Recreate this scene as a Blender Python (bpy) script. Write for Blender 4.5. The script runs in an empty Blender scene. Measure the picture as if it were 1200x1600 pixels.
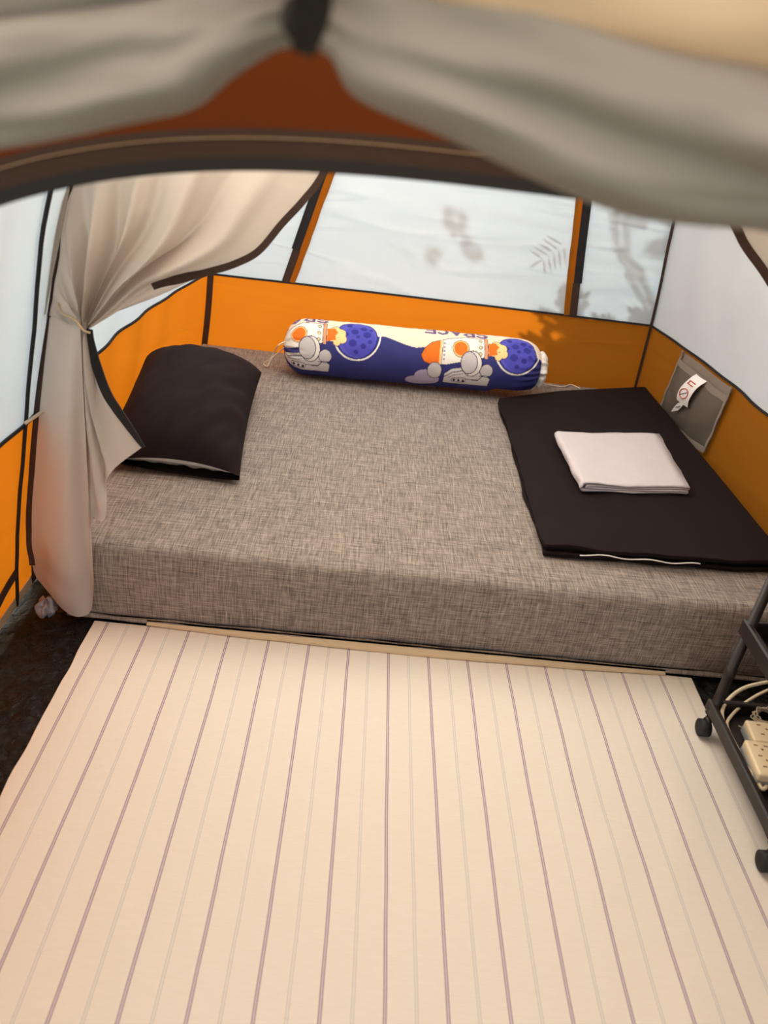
import bpy, bmesh, math, random
import numpy as np
from mathutils import Vector, Matrix, noise

random.seed(7)
sc = bpy.context.scene
col = sc.collection
PI = math.pi

# ------------------------------------------------------------------ camera
FPX = 1200.0
CAM = Vector((0, 0, 1.2))
_p, _y, _r = (math.radians(a) for a in (30.17, 3.09, 7.5))
FW = Vector((math.sin(_y) * math.cos(_p), math.cos(_y) * math.cos(_p), -math.sin(_p)))
_rt = Vector((math.cos(_y), -math.sin(_y), 0))
_up = _rt.cross(FW)
RT = _rt * math.cos(_r) + _up * math.sin(_r)
UP = -_rt * math.sin(_r) + _up * math.cos(_r)
cd = bpy.data.cameras.new('camera')
cd.sensor_fit = 'VERTICAL'
cd.sensor_height = 36
cd.lens = 36 * FPX / 1600
cd.clip_start = 0.02
cd.dof.use_dof = True
cd.dof.focus_distance = 2.05
cd.dof.aperture_fstop = 3.6
cam = bpy.data.objects.new('camera', cd)
col.objects.link(cam)
M3 = Matrix((RT, UP, -FW)).transposed()
cam.matrix_world = Matrix.Translation(CAM) @ M3.to_4x4()
sc.camera = cam

# ------------------------------------------------------------------ world, sun, exposure
SUN_TO = Vector((-0.50, 0.62, 0.66)).normalized()      # towards the sun: behind the tent, to its left
w = bpy.data.worlds.new('world')
sc.world = w
w.use_nodes = True
wn = w.node_tree.nodes
wn.clear()
wo = wn.new('ShaderNodeOutputWorld')
wb = wn.new('ShaderNodeBackground')
sky = wn.new('ShaderNodeTexSky')
sky.sky_type = 'NISHITA'
sky.sun_disc = False
sky.sun_elevation = math.asin(SUN_TO.z)
sky.sun_rotation = math.atan2(SUN_TO.x, SUN_TO.y)
sky.dust_density = 1.2
sky.air_density = 1.0
sky.ozone_density = 1.0
wb.inputs['Strength'].default_value = 0.27
w.node_tree.links.new(sky.outputs[0], wb.inputs['Color'])
w.node_tree.links.new(wb.outputs[0], wo.inputs['Surface'])
sl = bpy.data.lights.new('sun', 'SUN')
sl.energy = 15.0
sl.angle = math.radians(0.9)
sl.color = (1.0, 0.97, 0.93)
so = bpy.data.objects.new('sun', sl)
col.objects.link(so)
so.rotation_euler = SUN_TO.to_track_quat('Z', 'Y').to_euler()
so.location = SUN_TO * 8
sc.view_settings.view_transform = 'Standard'
sc.view_settings.look = 'None'
sc.view_settings.gamma = 1.0
sc.view_settings.use_curve_mapping = False
sc.view_settings.exposure = 0.45
sc.cycles.max_bounces = 14
sc.cycles.diffuse_bounces = 8
sc.cycles.transmission_bounces = 10
sc.cycles.caustics_reflective = False
sc.cycles.caustics_refractive = False

# ------------------------------------------------------------------ helpers
def lin(r, g, b):
    f = lambda c: (c / 255 / 12.92) if c / 255 <= 0.04045 else ((c / 255 + 0.055) / 1.055) ** 2.4
    return (f(r), f(g), f(b), 1.0)

def tag(o, label=None, cat=None, group=None, kind=None):
    if label: o['label'] = label
    if cat: o['category'] = cat
    if group: o['group'] = group
    if kind: o['kind'] = kind
    return o

def empty(name, loc=(0, 0, 0)):
    o = bpy.data.objects.new(name, None)
    o.empty_display_size = 0.05
    col.objects.link(o)
    o.location = loc
    return o

def mesh_obj(name, verts, faces, mat, parent=None, smooth=True):
    """verts are in world space; a parent's location is taken off again"""
    me = bpy.data.meshes.new(name)
    off = Vector(parent_loc(parent))
    me.from_pydata([tuple(Vector(v) - off) for v in verts], [], faces)
    me.validate()
    bm = bmesh.new(); bm.from_mesh(me)
    bmesh.ops.recalc_face_normals(bm, faces=bm.faces)
    bm.to_mesh(me); bm.free()
    if smooth:
        for p in me.polygons: p.use_smooth = True
    me.materials.append(mat)
    o = bpy.data.objects.new(name, me)
    col.objects.link(o)
    if parent: o.parent = parent
    return o

def parent_loc(p):
    v = Vector((0, 0, 0))
    while p is not None:
        v += p.location
        p = p.parent
    return v

def grid(name, fn, nu, nv, mat, parent=None, wrap_u=False, smooth=True, cap=False):
    vs, fs = [], []
    for j in range(nv + 1):
        for i in range(nu + (0 if wrap_u else 1)):
            vs.append(fn(i / nu, j / nv))
    W = nu if wrap_u else nu + 1
    for j in range(nv):
        for i in range(nu):
            a = j * W + i; b = j * W + (i + 1) % W
            fs.append((a, b, b + W, a + W))
    if cap and wrap_u:
        fs.append(tuple(range(W))[::-1]); fs.append(tuple(nv * W + k for k in range(W)))
    return mesh_obj(name, vs, fs, mat, parent, smooth)

def catmull(pts, n):
    """n+1 points along a Catmull-Rom spline"""
    P = [Vector(p) for p in pts]
    P = [P[0] * 2 - P[1]] + P + [P[-1] * 2 - P[-2]]
    m = len(P) - 3
    out = []
    for k in range(n + 1):
        t = k / n * m
        i = min(int(t), m - 1); t -= i
        a, b, c, d = P[i:i + 4]
        out.append(0.5 * ((2 * b) + (c - a) * t + (2 * a - 5 * b + 4 * c - d) * t * t + (3 * b - a - 3 * c + d) * t ** 3))
    return out

def tube_geo(pts, rad, seg=8):
    pts = [Vector(p) for p in pts]
    n = len(pts)
    vs, fs = [], []
    ref = Vector((0.13, 0.31, 0.94))
    prev = None
    for i, p in enumerate(pts):
        t = (pts[min(i + 1, n - 1)] - pts[max(i - 1, 0)])
        if t.length < 1e-9: t = Vector((0, 0, 1))
        t.normalize()
        if prev is None:
            a = t.cross(ref)
            if a.length < 1e-3: a = t.cross(Vector((1, 0, 0)))
        else:
            a = prev - t * prev.dot(t)
        a.normalize(); prev = a
        b = t.cross(a)
        r = rad[i] if hasattr(rad, '__len__') else rad
        for k in range(seg):
            q = 2 * PI * k / seg
            vs.append(p + (a * math.cos(q) + b * math.sin(q)) * r)
    for i in range(n - 1):
        for k in range(seg):
            fs.append((i * seg + k, i * seg + (k + 1) % seg, (i + 1) * seg + (k + 1) % seg, (i + 1) * seg + k))
    fs.append(tuple(range(seg))[::-1]); fs.append(tuple((n - 1) * seg + k for k in range(seg)))
    return vs, fs

def tube(name, pts, rad, mat, parent=None, seg=8):
    v, f = tube_geo(pts, rad, seg)
    return mesh_obj(name, v, f, mat, parent)

def ribbon(name, pts, side, half, mat, parent=None, thick=0.002):
    """flat band along pts; side(i) gives the unit width direction, half its half width (number or list)"""
    vs, fs = [], []
    n = len(pts)
    for i, p in enumerate(pts):
        p = Vector(p)
        t = (Vector(pts[min(i + 1, n - 1)]) - Vector(pts[max(i - 1, 0)])).normalized()
        s = Vector(side(i) if callable(side) else side)
        s = (s - t * s.dot(t)).normalized()
        nn = t.cross(s)
        h = half[i] if hasattr(half, '__len__') else half
        for a, b in ((-1, -1), (1, -1), (1, 1), (-1, 1)):
            vs.append(p + s * h * a + nn * thick * 0.5 * b)
    for i in range(n - 1):
        for k in range(4):
            fs.append((i * 4 + k, i * 4 + (k + 1) % 4, i * 4 + 4 + (k + 1) % 4, i * 4 + 4 + k))
    fs.append((0, 3, 2, 1)); fs.append(tuple(4 * (n - 1) + k for k in (0, 1, 2, 3)))
    return mesh_obj(name, vs, fs, mat, parent, smooth=False)

def rbox_geo(size, r, cuts, fn=None):
    """box of half sizes `size`, edges rounded by r, each face cut into a grid, fn maps each vertex"""
    hx, hy, hz = size
    cx, cy, cz = cuts
    keys, vs, fs = {}, [], []
    def ticks(h, c):
        t = [-h, -h + r * 0.3, -h + r * 0.65, -h + r]
        for i in range(1, c): t.append(-(h - r) + 2 * (h - r) * i / c)
        return t + [h - r, h - r * 0.65, h - r * 0.3, h]
    TX, TY, TZ = ticks(hx, cx), ticks(hy, cy), ticks(hz, cz)
    def vid(p):
        k = tuple(round(c, 6) for c in p)
        if k not in keys:
            q = Vector(p)
            inner = Vector((max(-hx + r, min(hx - r, p[0])), max(-hy + r, min(hy - r, p[1])), max(-hz + r, min(hz - r, p[2]))))
            d = q - inner
            if d.length > 1e-9: q = inner + d.normalized() * r
            keys[k] = len(vs)
            vs.append(Vector(fn(q)) if fn else q)
        return keys[k]
    def face(A, B, f):
        for i in range(len(A) - 1):
            for j in range(len(B) - 1):
                ids = [vid(f(A[i], B[j])), vid(f(A[i + 1], B[j])), vid(f(A[i + 1], B[j + 1])), vid(f(A[i], B[j + 1]))]
                if len(set(ids)) == 4: fs.append(tuple(ids))
    for s in (-1, 1):
        face(TX, TY, lambda a, b: (a, b, s * hz))
        face(TX, TZ, lambda a, b: (a, s * hy, b))
        face(TY, TZ, lambda a, b: (s * hx, a, b))
    return vs, fs

def rbox(name, centre, size, r, mat, parent=None, cuts=(1, 1, 1), fn=None, rz=0.0):
    c = Vector(centre); R = Matrix.Rotation(rz, 3, 'Z')
    g = (lambda q: fn(q)) if fn else (lambda q: c + R @ q)
    v, f = rbox_geo((size[0] / 2, size[1] / 2, size[2] / 2), r, cuts, g)
    return mesh_obj(name, v, f, mat, parent)

def interp(tab, x):
    return float(np.interp(x, [a for a, _ in tab], [b for _, b in tab]))

def smooth_interp(tab):
    """monotone-ish smooth interpolation through a table, sampled finely"""
    pts = catmull([(a, b, 0) for a, b in tab], 20 * (len(tab) - 1))
    xs = [p.x for p in pts]; ys = [p.y for p in pts]
    return lambda x: float(np.interp(x, xs, ys))

def nz(x, y=0.0, z=0.0): return noise.noise(Vector((x, y, z)))

def at(px, py, x=None, y=None, z=None):
    """point of the room seen at a photograph pixel, on the plane x=, y= or z="""
    d = FW + RT * ((px - 600) / FPX) - UP * ((py - 800) / FPX)
    if z is not None: t = (z - CAM.z) / d.z
    elif y is not None: t = (y - CAM.y) / d.y
    else: t = (x - CAM.x) / d.x
    return CAM + d * t

# ------------------------------------------------------------------ materials
def new_mat(name):
    m = bpy.data.materials.new(name); m.use_nodes = True
    nt = m.node_tree; nt.nodes.clear()
    out = nt.nodes.new('ShaderNodeOutputMaterial')
    return m, nt, out

def N(nt, typ, **kw):
    n = nt.nodes.new(typ)
    for k, v in kw.items():
        if k in n.inputs.keys(): n.inputs[k].default_value = v
        else: setattr(n, k, v)
    return n

def coords(nt, scale=(1, 1, 1)):
    tc = N(nt, 'ShaderNodeTexCoord')
    mp = N(nt, 'ShaderNodeMapping')
    mp.inputs['Scale'].default_value = scale
    nt.links.new(tc.outputs['Object'], mp.inputs['Vector'])
    return mp.outputs[0]

def cloth(name, refl, trans, fac=0.5, crease=0.0, weave=0.15, crease_scale=5.0, stretch=(1, 1, 1), var=0.06, sheen=0.0):
    """thin tent fabric: part of the light is thrown back, part comes through"""
    m, nt, out = new_mat(name)
    L = nt.links.new
    v = coords(nt, stretch)
    nse = N(nt, 'ShaderNodeTexNoise', Scale=3.0, Detail=3.0)
    L(v, nse.inputs['Vector'])
    hgt = None
    if crease:
        tcc = N(nt, 'ShaderNodeTexCoord')
        acc = None
        for k, (rot, sc_) in enumerate((((0.0, 0.5, 0.35), (0.7, 1, 3.6)), ((0.0, -0.45, -0.3), (0.6, 1, 3.2)), ((0.2, 1.2, 0.6), (0.5, 1, 2.6)))):
            mp = N(nt, 'ShaderNodeMapping')
            mp.inputs['Rotation'].default_value = rot
            mp.inputs['Scale'].default_value = tuple(c * crease_scale * .45 for c in sc_)
            mp.inputs['Location'].default_value = (k * 3.7, k * 1.9, k * 5.3)
            L(tcc.outputs['Object'], mp.inputs['Vector'])
            nn = N(nt, 'ShaderNodeTexNoise', Scale=1.0, Detail=1.5, Roughness=0.4)
            L(mp.outputs[0], nn.inputs['Vector'])
            sb = N(nt, 'ShaderNodeMath', operation='SUBTRACT'); L(nn.outputs[0], sb.inputs[0]); sb.inputs[1].default_value = 0.52
            ab = N(nt, 'ShaderNodeMath', operation='ABSOLUTE'); L(sb.outputs[0], ab.inputs[0])
            mr = N(nt, 'ShaderNodeMapRange', interpolation_type='SMOOTHSTEP')
            mr.inputs[1].default_value = 0.0; mr.inputs[2].default_value = 0.045
            mr.inputs[3].default_value = 1.0; mr.inputs[4].default_value = 0.0
            L(ab.outputs[0], mr.inputs[0])
            if acc is None: acc = mr.outputs[0]
            else:
                s2 = N(nt, 'ShaderNodeMath', operation='ADD'); L(acc, s2.inputs[0]); L(mr.outputs[0], s2.inputs[1]); acc = s2.outputs[0]
        vo2 = N(nt, 'ShaderNodeTexNoise', Scale=6.0, Detail=3.5, Roughness=0.55)
        L(v, vo2.inputs['Vector'])
        ad = N(nt, 'ShaderNodeMath', operation='MULTIPLY_ADD')
        L(vo2.outputs[0], ad.inputs[0]); ad.inputs[1].default_value = 2.0; L(acc, ad.inputs[2])
        b1 = N(nt, 'ShaderNodeBump', Strength=crease, Distance=0.004)
        L(ad.outputs[0], b1.inputs['Height'])
        hgt = b1
    wv = N(nt, 'ShaderNodeTexNoise', Scale=420.0, Detail=2.0)
    L(coords(nt), wv.inputs['Vector'])
    b2 = N(nt, 'ShaderNodeBump', Strength=weave, Distance=0.0006)
    L(wv.outputs[0], b2.inputs['Height'])
    if hgt: L(hgt.outputs[0], b2.inputs['Normal'])
    d = N(nt, 'ShaderNodeBsdfDiffuse'); t = N(nt, 'ShaderNodeBsdfTranslucent')
    for node, c in ((d, refl), (t, trans)):
        hs = N(nt, 'ShaderNodeMix', data_type='RGBA')
        L(nse.outputs[0], hs.inputs[0])
        hs.inputs[6].default_value = tuple(x * (1 - var) for x in c[:3]) + (1,)
        hs.inputs[7].default_value = tuple(min(1, x * (1 + var)) for x in c[:3]) + (1,)
        L(hs.outputs[2], node.inputs['Color']); L(b2.outputs[0], node.inputs['Normal'])
    mx = N(nt, 'ShaderNodeMixShader'); mx.inputs[0].default_value = fac
    L(d.outputs[0], mx.inputs[1]); L(t.outputs[0], mx.inputs[2])
    L(mx.outputs[0], out.inputs['Surface'])
    return m

def solid(name, c, rough=0.6, metal=0.0, bump=0.0, bscale=300.0, var=0.05, spec=0.5, sheen=0.0, vscale=8.0):
    m, nt, out = new_mat(name)
    L = nt.links.new
    p = N(nt, 'ShaderNodeBsdfPrincipled')
    v = coords(nt)
    nse = N(nt, 'ShaderNodeTexNoise', Scale=vscale, Detail=4.0)
    L(v, nse.inputs['Vector'])
    mx = N(nt, 'ShaderNodeMix', data_type='RGBA')
    L(nse.outputs[0], mx.inputs[0])
    mx.inputs[6].default_value = tuple(x * (1 - var) for x in c[:3]) + (1,)
    mx.inputs[7].default_value = tuple(min(1, x * (1 + var)) for x in c[:3]) + (1,)
    L(mx.outputs[2], p.inputs['Base Color'])
    p.inputs['Roughness'].default_value = rough
    p.inputs['Metallic'].default_value = metal
    p.inputs['Specular IOR Level'].default_value = spec
    p.inputs['Sheen Weight'].default_value = sheen
    if bump:
        b = N(nt, 'ShaderNodeBump', Strength=bump, Distance=0.002)
        n2 = N(nt, 'ShaderNodeTexNoise', Scale=bscale, Detail=3.0)
        L(v, n2.inputs['Vector']); L(n2.outputs[0], b.inputs['Height']); L(b.outputs[0], p.inputs['Normal'])
    L(p.outputs[0], out.inputs['Surface'])
    return m

M = {}
M['white_cloth'] = cloth('white_tent_cloth', (0.71, 0.71, 0.71), (0.182, 0.234, 0.258), 0.25, crease=0.45, crease_scale=4.0)
M['side_cloth'] = cloth('white_side_cloth', (0.80, 0.80, 0.79), (0.215, 0.268, 0.292), 0.25, crease=0.12, crease_scale=4.0)
M['orange_cloth'] = cloth('orange_tent_cloth', (0.36, 0.125, 0.016), (0.32, 0.085, 0.003), 0.34, crease=0.22, crease_scale=3.0, stretch=(1.0, 1.0, 0.5))
M['curtain_cloth'] = cloth('curtain_cloth', (0.66, 0.585, 0.52), (0.52, 0.44, 0.37), 0.36, crease=0.08, crease_scale=6.0)
M['flap_cloth'] = cloth('flap_cloth', (0.42, 0.405, 0.395), (0.36, 0.30, 0.24), 0.16, crease=0.05)
M['shaded_orange_cloth'] = cloth('shaded_door_cloth', (0.15, 0.04, 0.013), (0.12, 0.03, 0.008), 0.25)  # orange tent cloth with its shade put into the darker colour
M['roof_cloth'] = cloth('roof_cloth', (0.70, 0.64, 0.56), (1.0, 0.90, 0.78), 0.92, crease=0.15)
M['added_awning_cloth'] = cloth('added_awning_cloth', (0.50, 0.42, 0.33), (0.98, 0.80, 0.60), 0.30, crease=0.1)
M['lit_flap_cloth'] = cloth('lit_flap_cloth', (1.0, 0.79, 0.60), (0.9, 0.6, 0.4), 0.12)  # flap cloth with the peach light from above put into its colour
M['light_block_cloth'] = cloth('light_block_cloth', (0.34, 0.30, 0.25), (0.30, 0.24, 0.18), 0.15)  # for the added side panels that block light
M['brown_tape'] = solid('brown_tape', lin(62, 40, 30), 0.8, bump=0.3, bscale=600)
M['black_tape'] = solid('black_tape', lin(24, 20, 22), 0.7, bump=0.3, bscale=600)
M['orange_tape'] = cloth('orange_tape', (0.42, 0.15, 0.015), (0.46, 0.13, 0.006), 0.34)
M['beige_hem'] = solid('beige_hem', lin(206, 176, 140), 0.8, bump=0.2)
M['tarp'] = None
M['black_pillow'] = solid('black_pillow_cotton', lin(33, 21, 21), 0.85, bump=0.15, bscale=500, spec=0.15)
M['black_blanket'] = solid('black_blanket_cotton', lin(29, 19, 18), 0.85, bump=0.12, bscale=500, spec=0.15)
M['blanket_side'] = M['black_blanket']
M['white_cotton'] = solid('white_cotton', lin(228, 218, 208), 0.85, bump=0.2, bscale=400)
M['towel'] = solid('towel_terry', lin(203, 190, 189), 0.95, bump=0.55, bscale=420, var=0.04, vscale=40)
M['black_plastic'] = solid('black_plastic', lin(34, 26, 22), 0.45, bump=0.05)
M['black_rubber'] = solid('black_rubber', lin(20, 18, 17), 0.7)
M['cream_plastic'] = solid('cream_plastic', lin(236, 212, 172), 0.4)
M['grey_plastic'] = solid('grey_plastic', lin(150, 150, 148), 0.45)
M['slot'] = solid('socket_slot', lin(150, 112, 76), 0.7)
M['cable'] = solid('cable_sheath', lin(222, 202, 170), 0.45)
M['wire'] = solid('thin_wire', lin(176, 158, 132), 0.5)
M['plastic_bag'] = solid('plastic_bag', lin(150, 140, 140), 0.3, bump=0.2, bscale=60)
M['cord'] = solid('cotton_cord', lin(226, 206, 182), 0.85, bump=0.3, bscale=900)
M['tag_white'] = solid('tag_white', lin(240, 232, 226), 0.7)
M['tag_red'] = solid('tag_red', lin(205, 92, 82), 0.7)
M['tag_ink'] = solid('tag_ink', lin(60, 60, 66), 0.7)
M['mat_edge'] = solid('underlay_cloth', lin(214, 186, 148), 0.9, bump=0.3, bscale=500)
M['bark'] = solid('bark', lin(84, 66, 50), 0.9, bump=0.6, bscale=60)
M['leaf'] = cloth('leaf', (0.06, 0.14, 0.03), (0.06, 0.14, 0.02), 0.3)
M['mesh_grey'] = cloth('pocket_mesh', (0.20, 0.16, 0.13), (0.20, 0.13, 0.08), 0.30)
M['mesh_hem'] = cloth('pocket_hem', (0.38, 0.31, 0.25), (0.30, 0.2, 0.15), 0.3)

def tarp_mat():
    m, nt, out = new_mat('black_tarpaulin'); L = nt.links.new
    p = N(nt, 'ShaderNodeBsdfPrincipled')
    p.inputs['Base Color'].default_value = (0.006, 0.005, 0.0045, 1)
    p.inputs['Roughness'].default_value = 0.34
    p.inputs['Specular IOR Level'].default_value = 0.3
    v = coords(nt)
    a = N(nt, 'ShaderNodeTexNoise', Scale=38.0, Detail=5.0, Roughness=0.65, Distortion=1.4)
    b = N(nt, 'ShaderNodeTexVoronoi', feature='DISTANCE_TO_EDGE', Scale=16.0)
    L(v, a.inputs['Vector']); L(v, b.inputs['Vector'])
    s = N(nt, 'ShaderNodeMath', operation='ADD'); L(a.outputs[0], s.inputs[0]); L(b.outputs[0], s.inputs[1])
    bp = N(nt, 'ShaderNodeBump', Strength=0.9, Distance=0.012)
    L(s.outputs[0], bp.inputs['Height']); L(bp.outputs[0], p.inputs['Normal'])
    L(p.outputs[0], out.inputs['Surface'])
    return m
M['tarp'] = tarp_mat()

def linen_mat():
    m, nt, out = new_mat('grey_linen'); L = nt.links.new
    tc = N(nt, 'ShaderNodeTexCoord')
    sp = N(nt, 'ShaderNodeSeparateXYZ'); L(tc.outputs['Object'], sp.inputs[0])
    q = N(nt, 'ShaderNodeMath', operation='ADD'); L(sp.outputs['Y'], q.inputs[0]); L(sp.outputs['Z'], q.inputs[1])
    def threads(sx, sq, seed):
        a = N(nt, 'ShaderNodeMath', operation='MULTIPLY'); L(sp.outputs['X'], a.inputs[0]); a.inputs[1].default_value = sx
        b = N(nt, 'ShaderNodeMath', operation='MULTIPLY'); L(q.outputs[0], b.inputs[0]); b.inputs[1].default_value = sq
        cb = N(nt, 'ShaderNodeCombineXYZ'); L(a.outputs[0], cb.inputs[0]); L(b.outputs[0], cb.inputs[1]); cb.inputs[2].default_value = seed
        n = N(nt, 'ShaderNodeTexNoise', Scale=1.0, Detail=2.0, Roughness=0.6); L(cb.outputs[0], n.inputs['Vector'])
        return n.outputs[0]
    t1 = threads(22, 480, 1.3); t2 = threads(480, 22, 7.7); t3 = threads(9, 230, 3.1); t4 = threads(230, 9, 9.1)
    def comb(a, b):
        mx = N(nt, 'ShaderNodeMath', operation='MAXIMUM'); L(a, mx.inputs[0]); L(b, mx.inputs[1]); return mx.outputs[0]
    def addn(a, b):
        mx = N(nt, 'ShaderNodeMath', operation='ADD'); L(a, mx.inputs[0]); L(b, mx.inputs[1]); return mx.outputs[0]
    low = N(nt, 'ShaderNodeMath', operation='MULTIPLY'); L(addn(t3, t4), low.inputs[0]); low.inputs[1].default_value = 0.13
    av = N(nt, 'ShaderNodeMath', operation='MULTIPLY_ADD'); L(addn(t1, t2), av.inputs[0]); av.inputs[1].default_value = 0.37; L(low.outputs[0], av.inputs[2])
    h1 = threads(16, 300, 21.0); h2 = threads(300, 16, 33.0)
    cr = N(nt, 'ShaderNodeValToRGB')
    e = cr.color_ramp.elements
    e[0].position = 0.38; e[0].color = lin(90, 79, 73)
    e[1].position = 0.62; e[1].color = lin(172, 157, 144)
    k = e.new(0.48); k.color = lin(130, 117, 108)
    L(av.outputs[0], cr.inputs[0])
    hi = N(nt, 'ShaderNodeMapRange'); hi.inputs[1].default_value = 0.66; hi.inputs[2].default_value = 0.80
    L(comb(h1, h2), hi.inputs[0])
    mx = N(nt, 'ShaderNodeMix', data_type='RGBA'); L(hi.outputs[0], mx.inputs[0])
    L(cr.outputs[0], mx.inputs[6]); mx.inputs[7].default_value = lin(204, 190, 174)
    p = N(nt, 'ShaderNodeBsdfPrincipled'); p.inputs['Roughness'].default_value = 0.9
    p.inputs['Specular IOR Level'].default_value = 0.2
    L(mx.outputs[2], p.inputs['Base Color'])
    bp = N(nt, 'ShaderNodeBump', Strength=0.35, Distance=0.0015); L(av.outputs[0], bp.inputs['Height']); L(bp.outputs[0], p.inputs['Normal'])
    L(p.outputs[0], out.inputs['Surface'])
    return m
M['linen'] = linen_mat()

def rug_mat(a0, step):
    m, nt, out = new_mat('striped_cotton'); L = nt.links.new
    tc = N(nt, 'ShaderNodeTexCoord')
    sp = N(nt, 'ShaderNodeSeparateXYZ'); L(tc.outputs['Object'], sp.inputs[0])
    nse = N(nt, 'ShaderNodeTexNoise', Scale=3.0, Detail=2.0); L(tc.outputs['Object'], nse.inputs['Vector'])
    wob = N(nt, 'ShaderNodeMath', operation='MULTIPLY_ADD'); L(nse.outputs[0], wob.inputs[0]); wob.inputs[1].default_value = 0.006
    L(sp.outputs['X'], wob.inputs[2])
    def mth(op, a, b=None):
        n = N(nt, 'ShaderNodeMath', operation=op)
        for i, x in enumerate((a, b)):
            if x is None: continue
            if isinstance(x, (int, float)): n.inputs[i].default_value = x
            else: L(x, n.inputs[i])
        return n.outputs[0]
    ph = mth('DIVIDE', mth('SUBTRACT', wob.outputs[0], a0 + 0.003), step)
    fr = mth('SUBTRACT', mth('FRACT', mth('ADD', ph, 0.5)), 0.5)       # 0 at a purple stripe
    dist = mth('MULTIPLY', mth('ABSOLUTE', fr), step)
    dbl = mth('ABSOLUTE', mth('SUBTRACT', dist, 0.0019))
    purple = mth('LESS_THAN', dbl, 0.0009)
    mid = mth('LESS_THAN', dist, 0.0022)
    fr2 = mth('SUBTRACT', mth('FRACT', ph), 0.5)
    d2 = mth('ABSOLUTE', mth('SUBTRACT', mth('MULTIPLY', mth('ABSOLUTE', fr2), step), 0.0019))
    blue = mth('LESS_THAN', d2, 0.0008)
    # fine weave
    mp = N(nt, 'ShaderNodeMapping'); mp.inputs['Scale'].default_value = (40, 500, 40); L(tc.outputs['Object'], mp.inputs['Vector'])
    wv = N(nt, 'ShaderNodeTexNoise', Scale=1.0, Detail=3.0); L(mp.outputs[0], wv.inputs['Vector'])
    base = N(nt, 'ShaderNodeMix', data_type='RGBA'); L(wv.outputs[0], base.inputs[0])
    base.inputs[6].default_value = lin(220, 207, 190); base.inputs[7].default_value = lin(230, 219, 205)
    cur = base.outputs[2]
    for f, c, k in ((mid, lin(205, 190, 192), 0.6), (purple, lin(118, 86, 118), 0.8), (blue, lin(176, 172, 176), 0.6)):
        mx = N(nt, 'ShaderNodeMix', data_type='RGBA')
        L(mth('MULTIPLY', f, k), mx.inputs[0]); L(cur, mx.inputs[6]); mx.inputs[7].default_value = c
        cur = mx.outputs[2]
    p = N(nt, 'ShaderNodeBsdfPrincipled'); p.inputs['Roughness'].default_value = 0.9; p.inputs['Specular IOR Level'].default_value = 0.15
    L(cur, p.inputs['Base Color'])
    bp = N(nt, 'ShaderNodeBump', Strength=0.25, Distance=0.001); L(wv.outputs[0], bp.inputs['Height']); L(bp.outputs[0], p.inputs['Normal'])
    L(p.outputs[0], out.inputs['Surface'])
    return m

def print_mat():
    m, nt, out = new_mat('printed_bolster_cotton'); L = nt.links.new
    a = N(nt, 'ShaderNodeAttribute'); a.attribute_name = 'print'
    p = N(nt, 'ShaderNodeBsdfPrincipled'); p.inputs['Roughness'].default_value = 0.75; p.inputs['Specular IOR Level'].default_value = 0.25
    L(a.outputs['Color'], p.inputs['Base Color'])
    n = N(nt, 'ShaderNodeTexNoise', Scale=500.0); L(coords(nt), n.inputs['Vector'])
    b = N(nt, 'ShaderNodeBump', Strength=0.1, Distance=0.001); L(n.outputs[0], b.inputs['Height']); L(b.outputs[0], p.inputs['Normal'])
    L(p.outputs[0], out.inputs['Surface'])
    return m
M['print'] = print_mat()

def ground_mat():
    m, nt, out = new_mat('dry_ground'); L = nt.links.new
    n = N(nt, 'ShaderNodeTexNoise', Scale=1.5, Detail=8.0); L(coords(nt), n.inputs['Vector'])
    cr = N(nt, 'ShaderNodeValToRGB'); cr.color_ramp.elements[0].color = lin(84, 80, 56); cr.color_ramp.elements[1].color = lin(120, 112, 82)
    L(n.outputs[0], cr.inputs[0])
    p = N(nt, 'ShaderNodeBsdfPrincipled'); p.inputs['Roughness'].default_value = 0.95
    L(cr.outputs[0], p.inputs['Base Color']); L(p.outputs[0], out.inputs['Surface'])
    return m
M['ground'] = ground_mat()

# ------------------------------------------------------------------ shape of the tent
BAND = 0.474                                    # top of the orange band
PL = smooth_interp([(0, -.762), (.2, -.737), (.474, -.687), (.72, -.628), (.94, -.562), (1.2, -.43)])
PR = smooth_interp([(0, 1.19), (.2, 1.172), (.474, 1.142), (.72, 1.10), (.94, 1.04), (1.2, .86)])
YB = smooth_interp([(0, 2.885), (.216, 2.855), (.474, 2.82), (.86, 2.745), (1.2, 2.62), (1.55, 2.40)])
def inset(y): return 0.095 * max(0.0, (y - 1.9) / 0.92) ** 2
def XL(y, z): return PL(min(z, 1.2)) + inset(y)
def XR(y, z): return PR(min(z, 1.2)) - inset(y)
def YF(z): return 0.25 + 0.45 * z / 1.12        # leaning front wall
def ZR(x, xa=-.43, xb=.86):                     # roof vault above z = 1.2
    c = (xa + xb) / 2; h = (xb - xa) / 2
    return 1.2 + 0.33 * max(0.0, 1 - ((x - c) / h) ** 2)

def struct(name):
    return tag(empty(name), kind='structure')

# ---- floor
fl = grid('floor', lambda u, v: Vector((-.775 + u * 1.98, .2 + v * 2.70,
          -0.004 + 0.003 * nz(u * 18, v * 24) + (0.006 * abs(nz(u * 50, v * 30, 4)) if u < .2 else 0))), 70, 90, M['tarp'])
tag(fl, 'crinkled black tarpaulin tent floor', kind='structure')
gd = grid('ground', lambda u, v: Vector((-15 + u * 30, -15 + v * 30, -0.03)), 4, 4, M['ground'])
tag(gd, 'dry pale ground the tent is pitched on', kind='structure')

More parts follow.
